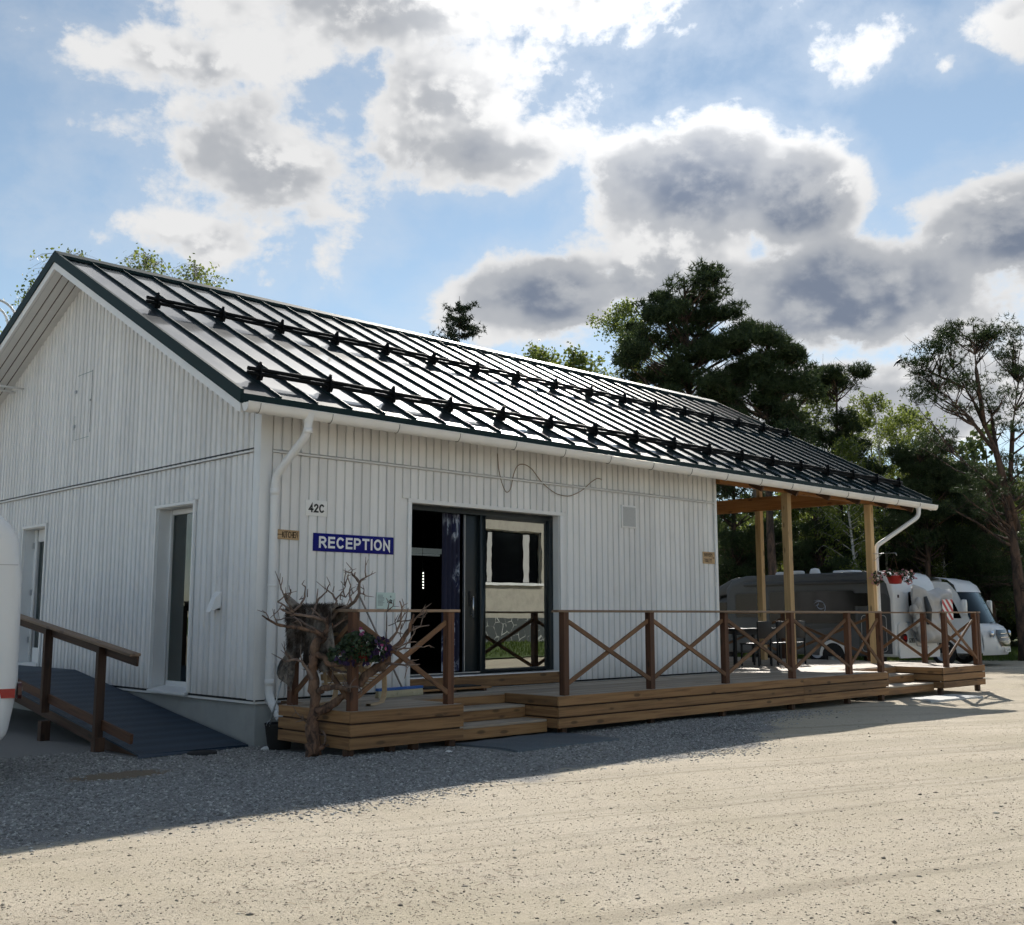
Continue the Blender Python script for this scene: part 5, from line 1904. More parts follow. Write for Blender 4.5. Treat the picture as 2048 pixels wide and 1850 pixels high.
# --- low-profile motorhome, rear towards the deck, left side in shade
hd = -XR * math.cos(R_(50)) + YF * math.sin(R_(50))
rz = math.atan2(hd.y, hd.x)
W = 2.25
corner = at(1792, 1300, 30.0)
off = Matrix.Rotation(rz, 3, 'Z') @ Vector((0, W / 2, 0))
mh = vehicle_root('motorhome', 'grey-sided motorhome parked beyond the porch, white rear with covered bicycles', (corner.x - off.x, corner.y - off.y), rz)
ysd = W / 2
MB().prism([(.40, .42), (.40, 2.745), (.50, 2.76), (5.0, 2.74), (5.5, 2.62), (5.75, 2.35), (5.75, .42)], 'y', -W / 2 + .004, W / 2 - .004).build('body', dirty('grey_body_panel', (.075, .082, .09), .4, 1.5, .05), mh, False, bevel=.035, seg=3)
MB().prism([(0, .42), (0, 2.10), (.05, 2.42), (.20, 2.66), (.50, 2.765), (.52, .42)], 'y', -W / 2, W / 2).build('rear_cap', M['gel'], mh, False, bevel=.07, seg=3)
side = MB().prism([(.10, .50), (.10, 1.98), (.20, 2.40), (.42, 2.64), (4.9, 2.64), (5.50, 2.45), (5.70, 2.1), (5.70, .50)], 'y', ysd - .01, ysd + .012).build('side_panel', M['silver'], mh, False)
side_plate(mh, 'rear_skirt_panel', .62, 1.34, .98, 1.60, .16, ysd + .012, M['anth'], .006)
side_plate(mh, 'window_frame', 2.65, 1.78, 2.98, 1.0, .12, ysd + .012, M['anth'], .004)
side_plate(mh, 'window_frame', 4.85, 1.85, 1.13, .78, .10, ysd + .012, M['anth'], .004)
MB().box((.75, ysd + .01, 2.42), (5.0, ysd + .11, 2.54)).build('awning_case', M['anth'], mh, False, bevel=.025)
side_plate(mh, 'window', 2.65, 1.78, 2.9, .92, .10, ysd + .012, M['gloss_blk'], .010)
side_plate(mh, 'window', 4.85, 1.85, 1.05, .70, .08, ysd + .012, M['gloss_blk'], .010)
side_plate(mh, 'window', 1.05, 1.98, .55, .36, .05, ysd + .020, M['gloss_blk'], .010)
pr = rrect(.78, 1.0, .1); pin = rrect(.75, .97, .09)
vs = [(.62 + p[0], ysd + .026, 1.05 + p[1]) for p in pr] + [(.62 + p[0], ysd + .026, 1.05 + p[1]) for p in pin]
n_ = len(pr)
MB().add(vs, [(i_, (i_ + 1) % n_, n_ + (i_ + 1) % n_, n_ + i_) for i_ in range(n_)]).build('hatch_seal', M['cover'], mh, False)
# swirl emblem on the dark side band
m = MB()
for (a0, a1, r0, dx, dz) in ((20, 200, .20, 0, 0), (200, 380, .13, -.05, .02), (60, 250, .27, .06, -.03), (140, 300, .08, .1, .08)):
    ts = np.linspace(R_(a0), R_(a1), 12)
    o_ = [(2.35 + dx + r0 * math.cos(t), 1.80 + dz + r0 * .8 * math.sin(t)) for t in ts]
    i2 = [(2.35 + dx + (r0 - .028 * math.sin(math.pi * k_ / 11)) * math.cos(t), 1.80 + dz + (r0 * .8 - .028 * math.sin(math.pi * k_ / 11)) * math.sin(t)) for k_, t in enumerate(ts)]
    vs = [(p[0], ysd + .0245, p[1]) for p in o_] + [(p[0], ysd + .0245, p[1]) for p in i2]
    m.add(vs, [(q, q + 1, 12 + q + 1, 12 + q) for q in range(11)])
m.build('emblem', mat('emblem_blue_grey', (.25, .30, .40), .4), mh, False)
# sweeping light band along the lower side
m = MB().add([(5.6, ysd + .015, 1.10), (1.2, ysd + .015, 1.34), (1.2, ysd + .015, 1.27), (5.6, ysd + .015, .86)], [(0, 1, 2, 3)]).build('side_stripe', M['anth'], mh, False)
# wheel arch and wheels
for sy in (1, -1):
    wheel(mh, 1.95, sy * (ysd - .14)); wheel(mh, 6.0, sy * .92)
arch = [(1.95 + .46 * math.cos(t), .40 + .46 * math.sin(t)) for t in np.linspace(0, math.pi, 16)]
arch2 = [(1.95 + .37 * math.cos(t), .40 + .37 * math.sin(t)) for t in np.linspace(math.pi, 0, 16)]
MB().prism(arch + arch2, 'y', ysd - .05, ysd + .022).build('wheel_arch', M['gel'], mh, False)
MB().prism([(1.95 + .37 * math.cos(t), .40 + .37 * math.sin(t)) for t in np.linspace(0, math.pi, 16)], 'y', ysd + .010, ysd + .0135).build('arch_void', M['tyre'], mh, False)
# cab
cabp = [(5.7, .38), (5.7, 2.10), (6.05, 2.10), (6.30, 1.95), (6.95, 1.32), (7.45, 1.16), (7.58, .95), (7.60, .40)]
MB().prism(cabp, 'y', -.98, .98).build('cab', M['silver'], mh, False, bevel=.06, seg=3)
MB().prism([(5.2, 2.30), (5.3, 2.72), (5.6, 2.66), (6.15, 2.42), (6.45, 2.05), (6.40, 1.98), (6.05, 2.14)], 'y', -1.05, 1.05).build('cab_roof', M['silver'], mh, False, bevel=.08, seg=3)
MB().prism([(5.85, 1.30), (5.85, 1.95), (6.15, 1.95), (6.80, 1.34)], 'y', .972, .992).build('window', M['gloss_blk'], mh, False)
MB().box((6.25, 1.02, 1.30), (6.40, 1.22, 1.62)).build('mirror', M['anth'], mh, False, bevel=.04)
# rear end
rear_plate(mh, 'rear_shell', 0, .92, 2.06, .86, .12, 0.0, M['gel'], .05)
for sy in (1, -1):
    rear_plate(mh, 'tail_light', sy * .80, .92, .34, .26, .11, -.05, M['tail_dk'], .02)
    rear_plate(mh, 'tail_lens', sy * .74, .94, .14, .10, .045, -.07, M['tail'], .006)
    rear_plate(mh, 'bumper_reflector', sy * .72, .52, .30, .07, .03, -.05, M['tail_dk'], .012)
rear_plate(mh, 'number_plate', .36, .86, .44, .17, .02, -.05, M['plate'], .012)
MB().box((-.066, .17, .80), (-.063, .55, .92)).build('plate_frame', M['anth'], mh, False)
text('plate_lettering', 'PSI 811', Matrix(((0, 0, -1, -.0672), (-1, 0, 0, .53), (0, 1, 0, .82), (0, 0, 0, 1))), .34, .085, M['plate'], mh, world=False)
rear_plate(mh, 'bumper', 0, .50, 2.10, .22, .08, -.02, M['gel'], .05)
rear_plate(mh, 'rear_window', -.1, 1.98, .95, .42, .08, 0.0, M['gloss_blk'], .012)
MB().box((-.02, .88, 2.02), (-.004, .93, 2.10)).build('marker_light', M['tail_dk'], mh, False)
# roof gear
for (x_, y_, l_, w_) in ((4.1, .2, .62, .42), (2.2, -.1, .70, .50), (3.4, .75, .5, .25)):
    MB().box((x_ - l_ / 2, y_ - w_ / 2, 2.74), (x_ + l_ / 2, y_ + w_ / 2, 2.86)).build('roof_vent', M['gel'], mh, False, bevel=.05)
MB().lathe([(0, .20), (.12, .17), (.16, .06), (.16, 0)], 16, (2.9, .5, 2.74)).build('satellite_dome', M['gel'], mh, False)

# --- covered bicycles on the rear carrier, with a striped warning board
rngc = np.random.default_rng(9)
cv = thing('covered_bicycles', 'bicycles under a crumpled grey cover on the back of the motorhome', 'bicycle cover', mh.location, rz)
ny_, nz_ = 26, 22
vs, fs = [], []
for face in (0, 1):
    for j in range(nz_):
        fz = j / (nz_ - 1)
        for i_ in range(ny_):
            fy = i_ / (ny_ - 1)
            prof_w = .98 - .30 * (1 - fz) ** 1.6 - .10 * fz * math.sin(fy * 9)
            y = (.5 - fy) * 2.05 * prof_w - .28
            z = .78 + 1.50 * fz + (.05 * math.sin(fy * 11 + 1) + .10 * abs(fy - .5) * 2 - .05) * fz
            edge = min(fy, 1 - fy, fz * 1.4, (1 - fz) * 1.4)
            th = .26 * min(1, edge * 6) ** .5
            wr = .030 * math.sin(fy * 23 + fz * 17) + .025 * math.sin(fy * 9 - fz * 29) + rngc.normal(0, .006)
            x = -.34 + (-th if face == 0 else th) + wr * min(1, edge * 5)
            vs.append((x, y, z))
    b0 = face * ny_ * nz_
    for j in range(nz_ - 1):
        for i_ in range(ny_ - 1):
            a = b0 + j * ny_ + i_
            fs.append((a, a + 1, a + ny_ + 1, a + ny_))
MB().add(vs, fs, True).build('cover', M['cover'], cv, False)
for sy in (-.55, .55):
    MB().tube([(0, sy, 1.35), (-.1, sy, 1.35), (-.3, sy, .72), (-.62, sy, .70)], .018, 6).build('carrier_arm', M['alloy'], cv, False)
m = MB()
for q in range(16):
    a = rngc.uniform(-.9, .9)
    p = Vector((-.40 + rngc.normal(0, .10), .62 + rngc.normal(0, .09), 1.55 + rngc.normal(0, .22)))
    m.lathe([(0, -.16), (.07, -.10), (.09, .02), (.05, .13), (0, .16)], 7, p)
m.build('loose_folds', M['cover'], cv, False)
MB().tube([(-.55, .45, 2.05), (-.62, .42, 1.7), (-.60, .40, 1.30)], [.05, .09, .06], 8).build('dark_strap', M['anth'], cv, False)
sgn_ = thing('warning_board', 'square red and white striped warning board on the bicycle cover', 'warning board', mh.location, rz)
y0, z0, s_ = -.78, 1.42, .56
xb = -.66
MB().box((xb - .006, y0, z0), (xb, y0 + s_, z0 + s_)).build('panel', M['white'], sgn_, False)
for q in range(5):
    c0 = -.35 + q * .26
    poly = []
    # diagonal band clipped to the square
    def clip(pts, f):
        out_ = []
        for i_ in range(len(pts)):
            a, b = pts[i_], pts[(i_ + 1) % len(pts)]
            fa, fb = f(a), f(b)
            if fa >= 0: out_.append(a)
            if fa * fb < 0:
                t = fa / (fa - fb)
                out_.append((a[0] + (b[0] - a[0]) * t, a[1] + (b[1] - a[1]) * t))
        return out_
    sq = [(0, 0), (s_, 0), (s_, s_), (0, s_)]
    sq = clip(sq, lambda p: (p[1] - p[0] + s_ * .5) - c0)
    if len(sq) > 2:
        sq = clip(sq, lambda p: c0 + .13 - (p[1] - p[0] + s_ * .5))
    if len(sq) > 2:
        MB().add([(xb - .0075, y0 + p[0], z0 + p[1]) for p in sq], [tuple(range(len(sq)))]).build('stripe', M['stripe'], sgn_, False)

# --- integrated white motorhome behind, nose to the right
hd2 = XR * math.cos(R_(40)) - YF * math.sin(R_(40))
rz2 = math.atan2(hd2.y, hd2.x)
wp = at(1890, 1330, 34.5)
off = Matrix.Rotation(rz2, 3, 'Z') @ Vector((5.75, -.95, 0))
m2 = vehicle_root('motorhome', 'white integrated motorhome with big windscreen, nose pointing right', (wp.x - off.x, wp.y - off.y), rz2)
W2 = 2.24


def loft(secs, k, mt, name, root):
    vs, fs = [], []
    for s in secs:
        vs += s
    n_ = len(secs[0])
    for a in range(len(secs) - 1):
        for j in range(n_ - 1):
            fs.append((a * n_ + j, (a + 1) * n_ + j, (a + 1) * n_ + j + 1, a * n_ + j + 1))
    return MB().add(vs, fs, True).build(name, mt, root, False)


MB().prism([(0, .40), (0, 2.45), (.25, 2.70), (.6, 2.76), (5.1, 2.74), (5.1, .40)], 'y', -W2 / 2, W2 / 2).build('body', M['gel'], m2, False, bevel=.07, seg=3)
# nose: cross sections bowed in plan towards the front
def nose_row(x0, z, half, bow):
    return [(x0 - bow * abs(t) ** 2.6, t * half, z) for t in np.linspace(-1, 1, 25)]
loft([nose_row(*r) for r in ((5.05, 2.745, .98, .0), (5.6, 2.73, 1.07, .03), (6.1, 2.64, 1.10, .10), (6.38, 2.48, 1.11, .18), (6.52, 2.26, 1.115, .24))], 0, M['gel'], 'roof_nose', m2)
loft([nose_row(*r) for r in ((6.525, 2.25, 1.10, .24), (6.70, 1.90, 1.10, .27), (6.86, 1.58, 1.10, .30), (6.98, 1.30, 1.10, .32))], 0, M['glass_car'], 'windscreen', m2)
loft([nose_row(*r) for r in ((6.35, 2.30, 1.08, .24), (6.62, 1.70, 1.08, .28), (6.84, 1.26, 1.08, .32))], 0, M['anth'], 'cab_lining', m2)
loft([nose_row(*r) for r in ((6.98, 1.29, 1.115, .32), (7.16, 1.20, 1.11, .33), (7.28, 1.05, 1.11, .34), (7.33, .80, 1.11, .34), (7.34, .50, 1.11, .34), (7.26, .34, 1.06, .33))], 0, M['gel'], 'bonnet', m2)
loft([nose_row(*r) for r in ((7.265, 1.10, .60, .05), (7.315, .95, .66, .06), (7.365, .74, .60, .06), (7.365, .60, .45, .05))], 0, M['gloss_blk'], 'grille', m2)
for z in (.98, .86, .74):
    loft([nose_row(7.36, z, .5, .04), nose_row(7.365, z + .02, .5, .04)], 0, M['chrome'], 'grille_bar', m2)
for sgn in (-1, 1):
    MB().prism([(5.09, .36), (5.09, 2.62), (6.0, 2.56), (6.27, 2.26), (6.66, 1.30), (6.92, 1.15), (6.98, .40)], 'y', sgn * 1.075 - .02, sgn * 1.075 + .02).build('side_panel', M['gel'], m2, False)
    MB().prism([(5.45, 1.45), (5.45, 2.10), (6.10, 2.10), (6.38, 1.45)], 'y', sgn * 1.10 - .006, sgn * 1.10 + .006).build('side_window', M['gloss_blk'], m2, False)
    wheel(m2, 5.75, sgn * .95); wheel(m2, 1.6, sgn * .95)
    MB().prism([(5.75 + .43 * math.cos(t), .38 + .43 * math.sin(t)) for t in np.linspace(0, math.pi, 14)], 'y', sgn * 1.098 - .003, sgn * 1.098 + .003).build('arch_void', M['tyre'], m2, False)
    hl = MB().lathe([(0, .03), (.10, .02), (.13, -.02)], 14)
    hl.build('headlight', M['chrome'], m2, False, Matrix.Translation((7.20, sgn * .86, .98)) @ Matrix.Rotation(math.pi / 2, 4, 'Y') @ Matrix.Diagonal((.8, 1.2, 1, 1)))
    MB().box((6.45, sgn * 1.16, 1.55), (6.60, sgn * 1.32, 2.02)).build('mirror', M['gel'], m2, False, bevel=.04)
MB().tube([(7.05, -.55, 1.30), (6.99, .1, 1.36)], .012, 5).build('wiper', M['black'], m2, False)
MB().tube([(7.05, .15, 1.30), (6.96, .75, 1.38)], .012, 5).build('wiper', M['black'], m2, False)
MB().box((7.345, -.26, .42), (7.372, .26, .54)).build('number_plate', M['plate'], m2, False)
text('plate_lettering', 'FI-A 80', Matrix(((0, 0, 1, 7.374), (1, 0, 0, -.2), (0, 1, 0, .44), (0, 0, 0, 1))), .4, .08, M['ink'], m2, world=False)
MB().box((4.2, -.4, 2.74), (4.9, .3, 2.86)).build('roof_vent', M['gel'], m2, False, bevel=.05)
side_plate(m2, 'window', 3.2, 1.8, 1.2, .6, .08, -W2 / 2, M['gloss_blk'], .012, -1)

# --- white motorhome at the left edge of the yard: only its rear corner shows
lp = at(0, 1300, 10.2)
hd3 = -XR * math.cos(R_(30)) - YF * math.sin(R_(30))
rz3 = math.atan2(hd3.y, hd3.x)
cn = at(38, 1300, 10.3)
off = Matrix.Rotation(rz3, 3, 'Z') @ Vector((0, W / 2, 0))
m3 = vehicle_root('motorhome', 'white motorhome at the far left edge, only its rear corner with tail light', (cn.x - off.x, cn.y - off.y), rz3)
MB().prism([(.06, .38), (-.02, .9), (0, 1.9), (.05, 2.28), (.16, 2.48), (.36, 2.55), (5.6, 2.55), (5.6, .38)], 'y', -W / 2, W / 2).build('body', M['gel'], m3, False, bevel=.13, seg=4)
for sy in (1, -1):
    wheel(m3, 1.7, sy * (ysd - .14)); wheel(m3, 4.9, sy * (ysd - .14))
    rear_plate(m3, 'tail_light', sy * .98, .86, .20, .15, .04, -.02, M['tail_dk'], .03)
    rear_plate(m3, 'tail_lens', sy * .96, .87, .15, .05, .02, -.05, M['white'], .006)
    MB().prism([(.012, .80), (.012, .885), (.15, .885), (.13, .80)], 'y', sy * (ysd - .07) - .072, sy * (ysd - .07) + .072).build('tail_light', M['tail'], m3, False)
MB().box((.05, ysd + .001, 2.02), (4.5, ysd + .006, 2.028)).build('roof_joint', M['cover'], m3, False)
side_plate(m3, 'window', .95, 1.75, .9, .5, .08, ysd, M['gloss_blk'], .012)
rear_plate(m3, 'rear_window', 0, 1.72, 1.3, .55, .1, 0, M['gloss_blk'], .012)
rear_plate(m3, 'number_plate', 0, .75, .46, .13, .02, -.02, M['plate'], .02)

# ------------------------------------------------------------------ trees
def leaf_mat(name, a, b_, trans, rough=.55):
    def f(nt, b):
        geo = nt.nodes.new('ShaderNodeNewGeometry')
        r = X(geo.outputs['Random Per Island'])
        c = coords(nt)
        n1 = noise(c, .9, 3, .6)
        col = mixc(r, a, b_)
        col = mixc(smooth(n1, .35, .7, 0, .45), col, [x * .7 for x in a])
        nt.links.new(col, b.inputs['Base Color'])
        if trans:
            out = nt.nodes['Material Output']
            t = nt.nodes.new('ShaderNodeBsdfTranslucent')
            hsv = nt.nodes.new('ShaderNodeHueSaturation')
            hsv.inputs['Value'].default_value = 1.7
            hsv.inputs['Hue'].default_value = .485
            nt.links.new(col, hsv.inputs['Color'])
            nt.links.new(hsv.outputs[0], t.inputs['Color'])
            mx = nt.nodes.new('ShaderNodeMixShader')
            mx.inputs[0].default_value = trans
            nt.links.new(b.outputs[0], mx.inputs[1]); nt.links.new(t.outputs[0], mx.inputs[2])
            nt.links.new(mx.outputs[0], out.inputs[0])
    return mat(name, a, rough, build=f, spec=.3)
M['needle'] = leaf_mat('pine_needles', (.030, .052, .020), (.055, .080, .028), .22)
M['needle_dk'] = leaf_mat('spruce_needles', (.022, .038, .018), (.038, .055, .024), .15)
M['birch'] = leaf_mat('birch_leaves', (.095, .135, .026), (.155, .195, .045), .5)
M['forest'] = leaf_mat('forest_leaves', (.035, .055, .018), (.075, .10, .028), .35)
def _tbark(nt, b):
    c = coords(nt)
    n1 = noise(vmath('MULTIPLY', c, (5, 5, 1.6)), 1.0, 6, .65, .5)
    col = mixc(smooth(n1, .4, .62), (.030, .022, .018), (.115, .070, .048))
    nt.links.new(col, b.inputs['Base Color'])
    bump(nt, b, n1, .8, .04)
M['tbark'] = mat('pine_bark', (.08, .05, .035), .9, build=_tbark)
def _bbark(nt, b):
    c = coords(nt)
    n1 = noise(vmath('MULTIPLY', c, (4, 4, 14)), 1.0, 5, .65, .3)
    col = mixc(smooth(n1, .52, .62), (.50, .48, .44), (.06, .05, .045))
    nt.links.new(col, b.inputs['Base Color'])
M['bbark'] = mat('birch_bark', (.5, .48, .44), .8, build=_bbark)


def needles(cent, n_t, ln, wd, rng, up=.35):
    """tufts: n_t thin triangles round every centre"""
    N = len(cent)
    C = np.repeat(cent, n_t, 0)
    d = rng.normal(0, 1, (N * n_t, 3)); d[:, 2] += up
    d /= np.linalg.norm(d, axis=1)[:, None]
    s = np.cross(d, rng.normal(0, 1, d.shape)); s /= np.linalg.norm(s, axis=1)[:, None]
    L = ln * rng.uniform(.6, 1.2, len(d))[:, None]
    V = np.stack([C - s * wd, C + s * wd, C + d * L], 1).reshape(-1, 3)
    return V


def limb(mb, a, b, r0, r1, rng, sag=.12, k=5, n=6):
    a, b = Vector(a), Vector(b)
    L = (b - a).length
    pts, rr = [], []
    ph = rng.uniform(0, 6)
    for i_ in range(n + 1):
        t = i_ / n
        p = a.lerp(b, t) + Vector((0, 0, -sag * L * math.sin(math.pi * t) * .6)) + Vector((math.sin(t * 5 + ph), math.cos(t * 4 + ph), math.sin(t * 6 + ph))) * L * .035 * math.sin(math.pi * t)
        pts.append(p); rr.append(r0 + (r1 - r0) * t ** .8)
    mb.tube(pts, rr, k, cap=False)
    return pts


def pine_meshes(seed, H, lobes, r0=.17, tufts=80, ln=.17, clump=.55, lean=(0, 0), bare=.0, n_t=7, dead=10, stems=(), wd=.012):
    """Scots pine: lobes = (x, z, rx, rz, number of clumps); returns trunk and crown meshes"""
    rng = np.random.default_rng(seed)
    mb = MB()
    ph = rng.uniform(0, 6)
    def tp(z):
        t = z / H
        return Vector((lean[0] * t ** 1.4 + .10 * math.sin(t * 7 + ph) * t, lean[1] * t + .10 * math.cos(t * 6 + ph) * t, z))
    zs_ = np.linspace(0, H * .97, 18)
    mb.tube([tp(z) for z in zs_], [r0 * (1 - .86 * (z / H) ** 1.1) + (.06 if z == 0 else 0) for z in zs_], 9, wob=.05)
    spots = [(tp(z), r0 * (1 - .86 * (z / H))) for z in np.linspace(H * .3, H * .95, 30)]
    for st in stems:
        pp = bend([Vector(p) for p in st[0]], 4)
        rr = [st[1] + (st[2] - st[1]) * i_ / (len(pp) - 1) for i_ in range(len(pp))]
        mb.tube(pp, rr, 7, wob=.06)
        for i_ in range(len(pp) - 1):
            for f_ in (0, .25, .5, .75):
                spots.append((pp[i_].lerp(pp[i_ + 1], f_), rr[i_]))
    cents = []
    for (lx, lz, rx, rz, nc) in lobes:
        for q in range(nc):
            v = rng.normal(0, 1, 3); v /= np.linalg.norm(v)
            v *= rng.uniform(.25, 1) ** .45
            c = Vector((lx + v[0] * rx, v[1] * rx * .85, lz + v[2] * rz))
            cents.append(c)
            best = min(spots, key=lambda q_: (q_[0] - c).length + 3.0 * max(0, q_[0].z - (c.z - .35 - .45 * math.hypot(c.x - q_[0].x, c.y - q_[0].y))))
            a = best[0]
            pts = limb(mb, a, c, min(.022 + .016 * (c - a).length, best[1] * .7 + .008), .008, rng, .06)
            # side twigs
            for w in range(3):
                p = pts[rng.integers(2, len(pts))]
                e = p + Vector(rng.normal(0, 1, 3)) * clump * .7
                limb(mb, p, e, .014, .005, rng, .0, 3, 3)
    for q in range(dead):
        z = H * rng.uniform(.25, .6)
        a = tp(z); an = rng.uniform(0, 6.28)
        limb(mb, a, a + Vector((math.cos(an), math.sin(an), rng.uniform(-.25, .3))) * rng.uniform(.6, 1.8), .022, .005, rng, .1, 3, 4)
    T = []
    for c in cents:
        n = int(tufts * rng.uniform(.6, 1.3))
        v = rng.normal(0, 1, (n, 3)); v /= np.linalg.norm(v, axis=1)[:, None]
        v *= (rng.uniform(.15, 1, n) ** .5)[:, None]
        sz = clump * rng.uniform(.65, 1.25)
        v *= np.array([sz, sz, sz * .55])
        v[:, 2] += .12 * sz
        T.append(v + np.array(c))
    T = np.concatenate(T)
    V = needles(T, n_t, ln, wd, rng)
    F = np.arange(len(V)).reshape(-1, 3)
    return mb.mesh('pine_trunk'), (V, F)


def birch_meshes(seed, H, rx, z0, n=5200, leaf=.085, droop=.6, r0=.10):
    rng = np.random.default_rng(seed)
    mb = MB()
    ph = rng.uniform(0, 6)
    def tp(z):
        t = z / H
        return Vector((.35 * math.sin(t * 3 + ph) * t, .3 * math.cos(t * 3 + ph) * t, z))
    zs_ = np.linspace(0, H, 14)
    mb.tube([tp(z) for z in zs_], [r0 * (1 - .92 * z / H) + .004 for z in zs_], 7)
    P = []
    nb = 46
    for q in range(nb):
        t = (q + rng.random()) / nb
        z = z0 + (H - z0) * t
        wid = rx * (math.sin(math.pi * min(1, .18 + t * .82)) ** .7) * rng.uniform(.55, 1.1) + .15
        an = rng.uniform(0, 6.28)
        a = tp(min(z, H * .98))
        e = a + Vector((math.cos(an) * wid, math.sin(an) * wid, wid * rng.uniform(.35, .9)))
        pts = limb(mb, a, e, .022 * (1 - t) + .008, .004, rng, -.05, 4, 6)
        for p in pts[2:]:
            for w in range(2):
                h = p + Vector((rng.normal(0, .25), rng.normal(0, .25), -rng.uniform(.1, droop)))
                mb.tube([p, p.lerp(h, .5) + Vector((0, 0, .05)), h], [.005, .004, .002], 3, cap=False)
                m_ = max(4, int(n / nb / 12))
                u = rng.random((m_, 1))
                P.append(np.array(p) * (1 - u) + np.array(h) * u + rng.normal(0, .11, (m_, 3)))
    P = np.concatenate(P)
    N = len(P)
    d = rng.normal(0, 1, (N, 3)); d[:, 2] -= .5
    d /= np.linalg.norm(d, axis=1)[:, None]
    s = np.cross(d, rng.normal(0, 1, (N, 3))); s /= np.linalg.norm(s, axis=1)[:, None]
    L = leaf * rng.uniform(.7, 1.3, N)[:, None]
    V = np.stack([P - d * L * .5, P + s * L * .38, P + d * L * .5, P - s * L * .38], 1).reshape(-1, 3)
    return mb.mesh('birch_trunk'), (V, np.arange(4 * N).reshape(-1, 4))


def spruce_meshes(seed, H, rx, n=15000, ln=.13, wd=.012):
    rng = np.random.default_rng(seed)
    mb = MB()
    mb.tube([(0, 0, z) for z in np.linspace(0, H, 8)], [.16 * (1 - .95 * z / H) for z in np.linspace(0, H, 8)], 7)
    P = []
    nw = int(H / .42)
    for q in range(nw):
        z = H * .12 + (H * .86) * q / nw
        R0 = rx * (1 - (z / H)) ** .62 + .10
        nb = rng.integers(5, 8)
        for w in range(nb):
            an = rng.uniform(0, 6.28); rr = R0 * rng.uniform(.7, 1.15)
            a = Vector((0, 0, z)); e = Vector((math.cos(an) * rr, math.sin(an) * rr, z + rr * rng.uniform(-.05, .45)))
            limb(mb, a, e, .015, .004, rng, .15, 3, 4)
            m_ = max(3, int(n / nw / nb / 7))
            u = rng.uniform(.15, 1.05, (m_, 1))
            P.append(np.array(a) * (1 - u) + np.array(e) * u + rng.normal(0, .07, (m_, 3)))
    P = np.concatenate(P)
    V = needles(P, 7, ln, wd, rng, .15)
    return mb.mesh('spruce_trunk'), (V, np.arange(len(V)).reshape(-1, 3))


_tree_cache = {}


def plant(name, label, kind, key, maker, u, D, rot=0.0, scale=1.0, group=None, world_xy=None):
    if key not in _tree_cache:
        tm, (V, F) = maker()
        lm = {'pine': M['needle'], 'birch': M['birch'], 'spruce': M['needle_dk']}[kind]
        tm.materials.append(M['bbark'] if kind == 'birch' else M['tbark'])
        _tree_cache[key] = (tm, npmesh(name + '_crown', V, F, lm))
    tm, cm = _tree_cache[key]
    P = at(u, 1232, D) if world_xy is None else Vector((world_xy[0], world_xy[1], 0))
    t = thing(name, label, 'tree', (P.x, P.y, -.05), -YAW + rot, group)
    t.scale = (scale, scale, scale)
    obj('trunk', tm, None, t, False)
    obj('crown', cm, None, t, False)
    return t


def hgt(v, D, u=1400):
    return at(u, v, D).z


# tall pine right of the roof end
D = 41.0
H = hgt(532, D)
plant('pine_tree', 'tallest dark pine with rounded crown rising behind the roof', 'pine', 'pA', lambda: pine_meshes(1, H, [(.6, H - 1.3, 1.7, 1.1, 30), (-1.0, H - 2.3, 1.5, .9, 22), (1.5, H - 2.7, 1.3, .9, 18), (-1.3, H - 3.8, 1.7, .9, 24), (1.0, H - 4.2, 2.0, 1.0, 24), (-1.2, H - 5.3, 2.0, 1.0, 22), (1.6, H - 5.8, 2.1, 1.0, 20)], .24, 72, .24, .52, n_t=8, wd=.020), 1385, D)
D2 = 40.0
H2 = hgt(640, D2)
plant('pine_tree', 'dark pine leaning against the right side of the tallest pine', 'pine', 'pB', lambda: pine_meshes(2, H2, [(-.4, H2 - 1.1, 1.2, .9, 22), (.8, H2 - 1.9, 1.3, .9, 22), (-1.2, H2 - 2.6, 1.5, 1.0, 22), (1.0, H2 - 3.3, 1.4, 1.0, 20), (-.3, H2 - 4.4, 2.1, 1.1, 28)], .2, 76, .24, .53, n_t=8, wd=.020), 1548, D2)
H3 = hgt(722, 44)
plant('pine_tree', 'small flat-topped pine standing free against the grey cloud', 'pine', 'pC', lambda: pine_meshes(3, H3, [(.1, H3 - .7, 1.15, .5, 22), (-.3, H3 - 2.8, 1.2, .7, 12), (.5, H3 - 4.2, 1.4, .9, 14)], .14, 120, .17, .5, dead=16, wd=.014), 1692, 44)
H4 = hgt(622, 38)
fx_ = lambda u, v, y=0: ((u - 2040) / 57.5, y, hgt(v, 38))
stems_ = [([fx_(2040, 1060), fx_(2005, 900), fx_(1975, 800, .3), fx_(1925, 710, .4)], .12, .02), ([fx_(2005, 905), fx_(1940, 830, -.4), fx_(1865, 770, -.7)], .07, .015),
          ([fx_(2030, 960), fx_(2050, 850, .3), fx_(2075, 730, .4)], .09, .02), ([fx_(1985, 850), fx_(1965, 740, -.4), fx_(1962, 650, -.5)], .08, .015),
          ([fx_(1955, 770, .3), fx_(1890, 735, .5), fx_(1840, 722, .5)], .05, .01), ([fx_(2035, 1000), fx_(1960, 950, -.5), fx_(1885, 900, -.8)], .05, .01)]
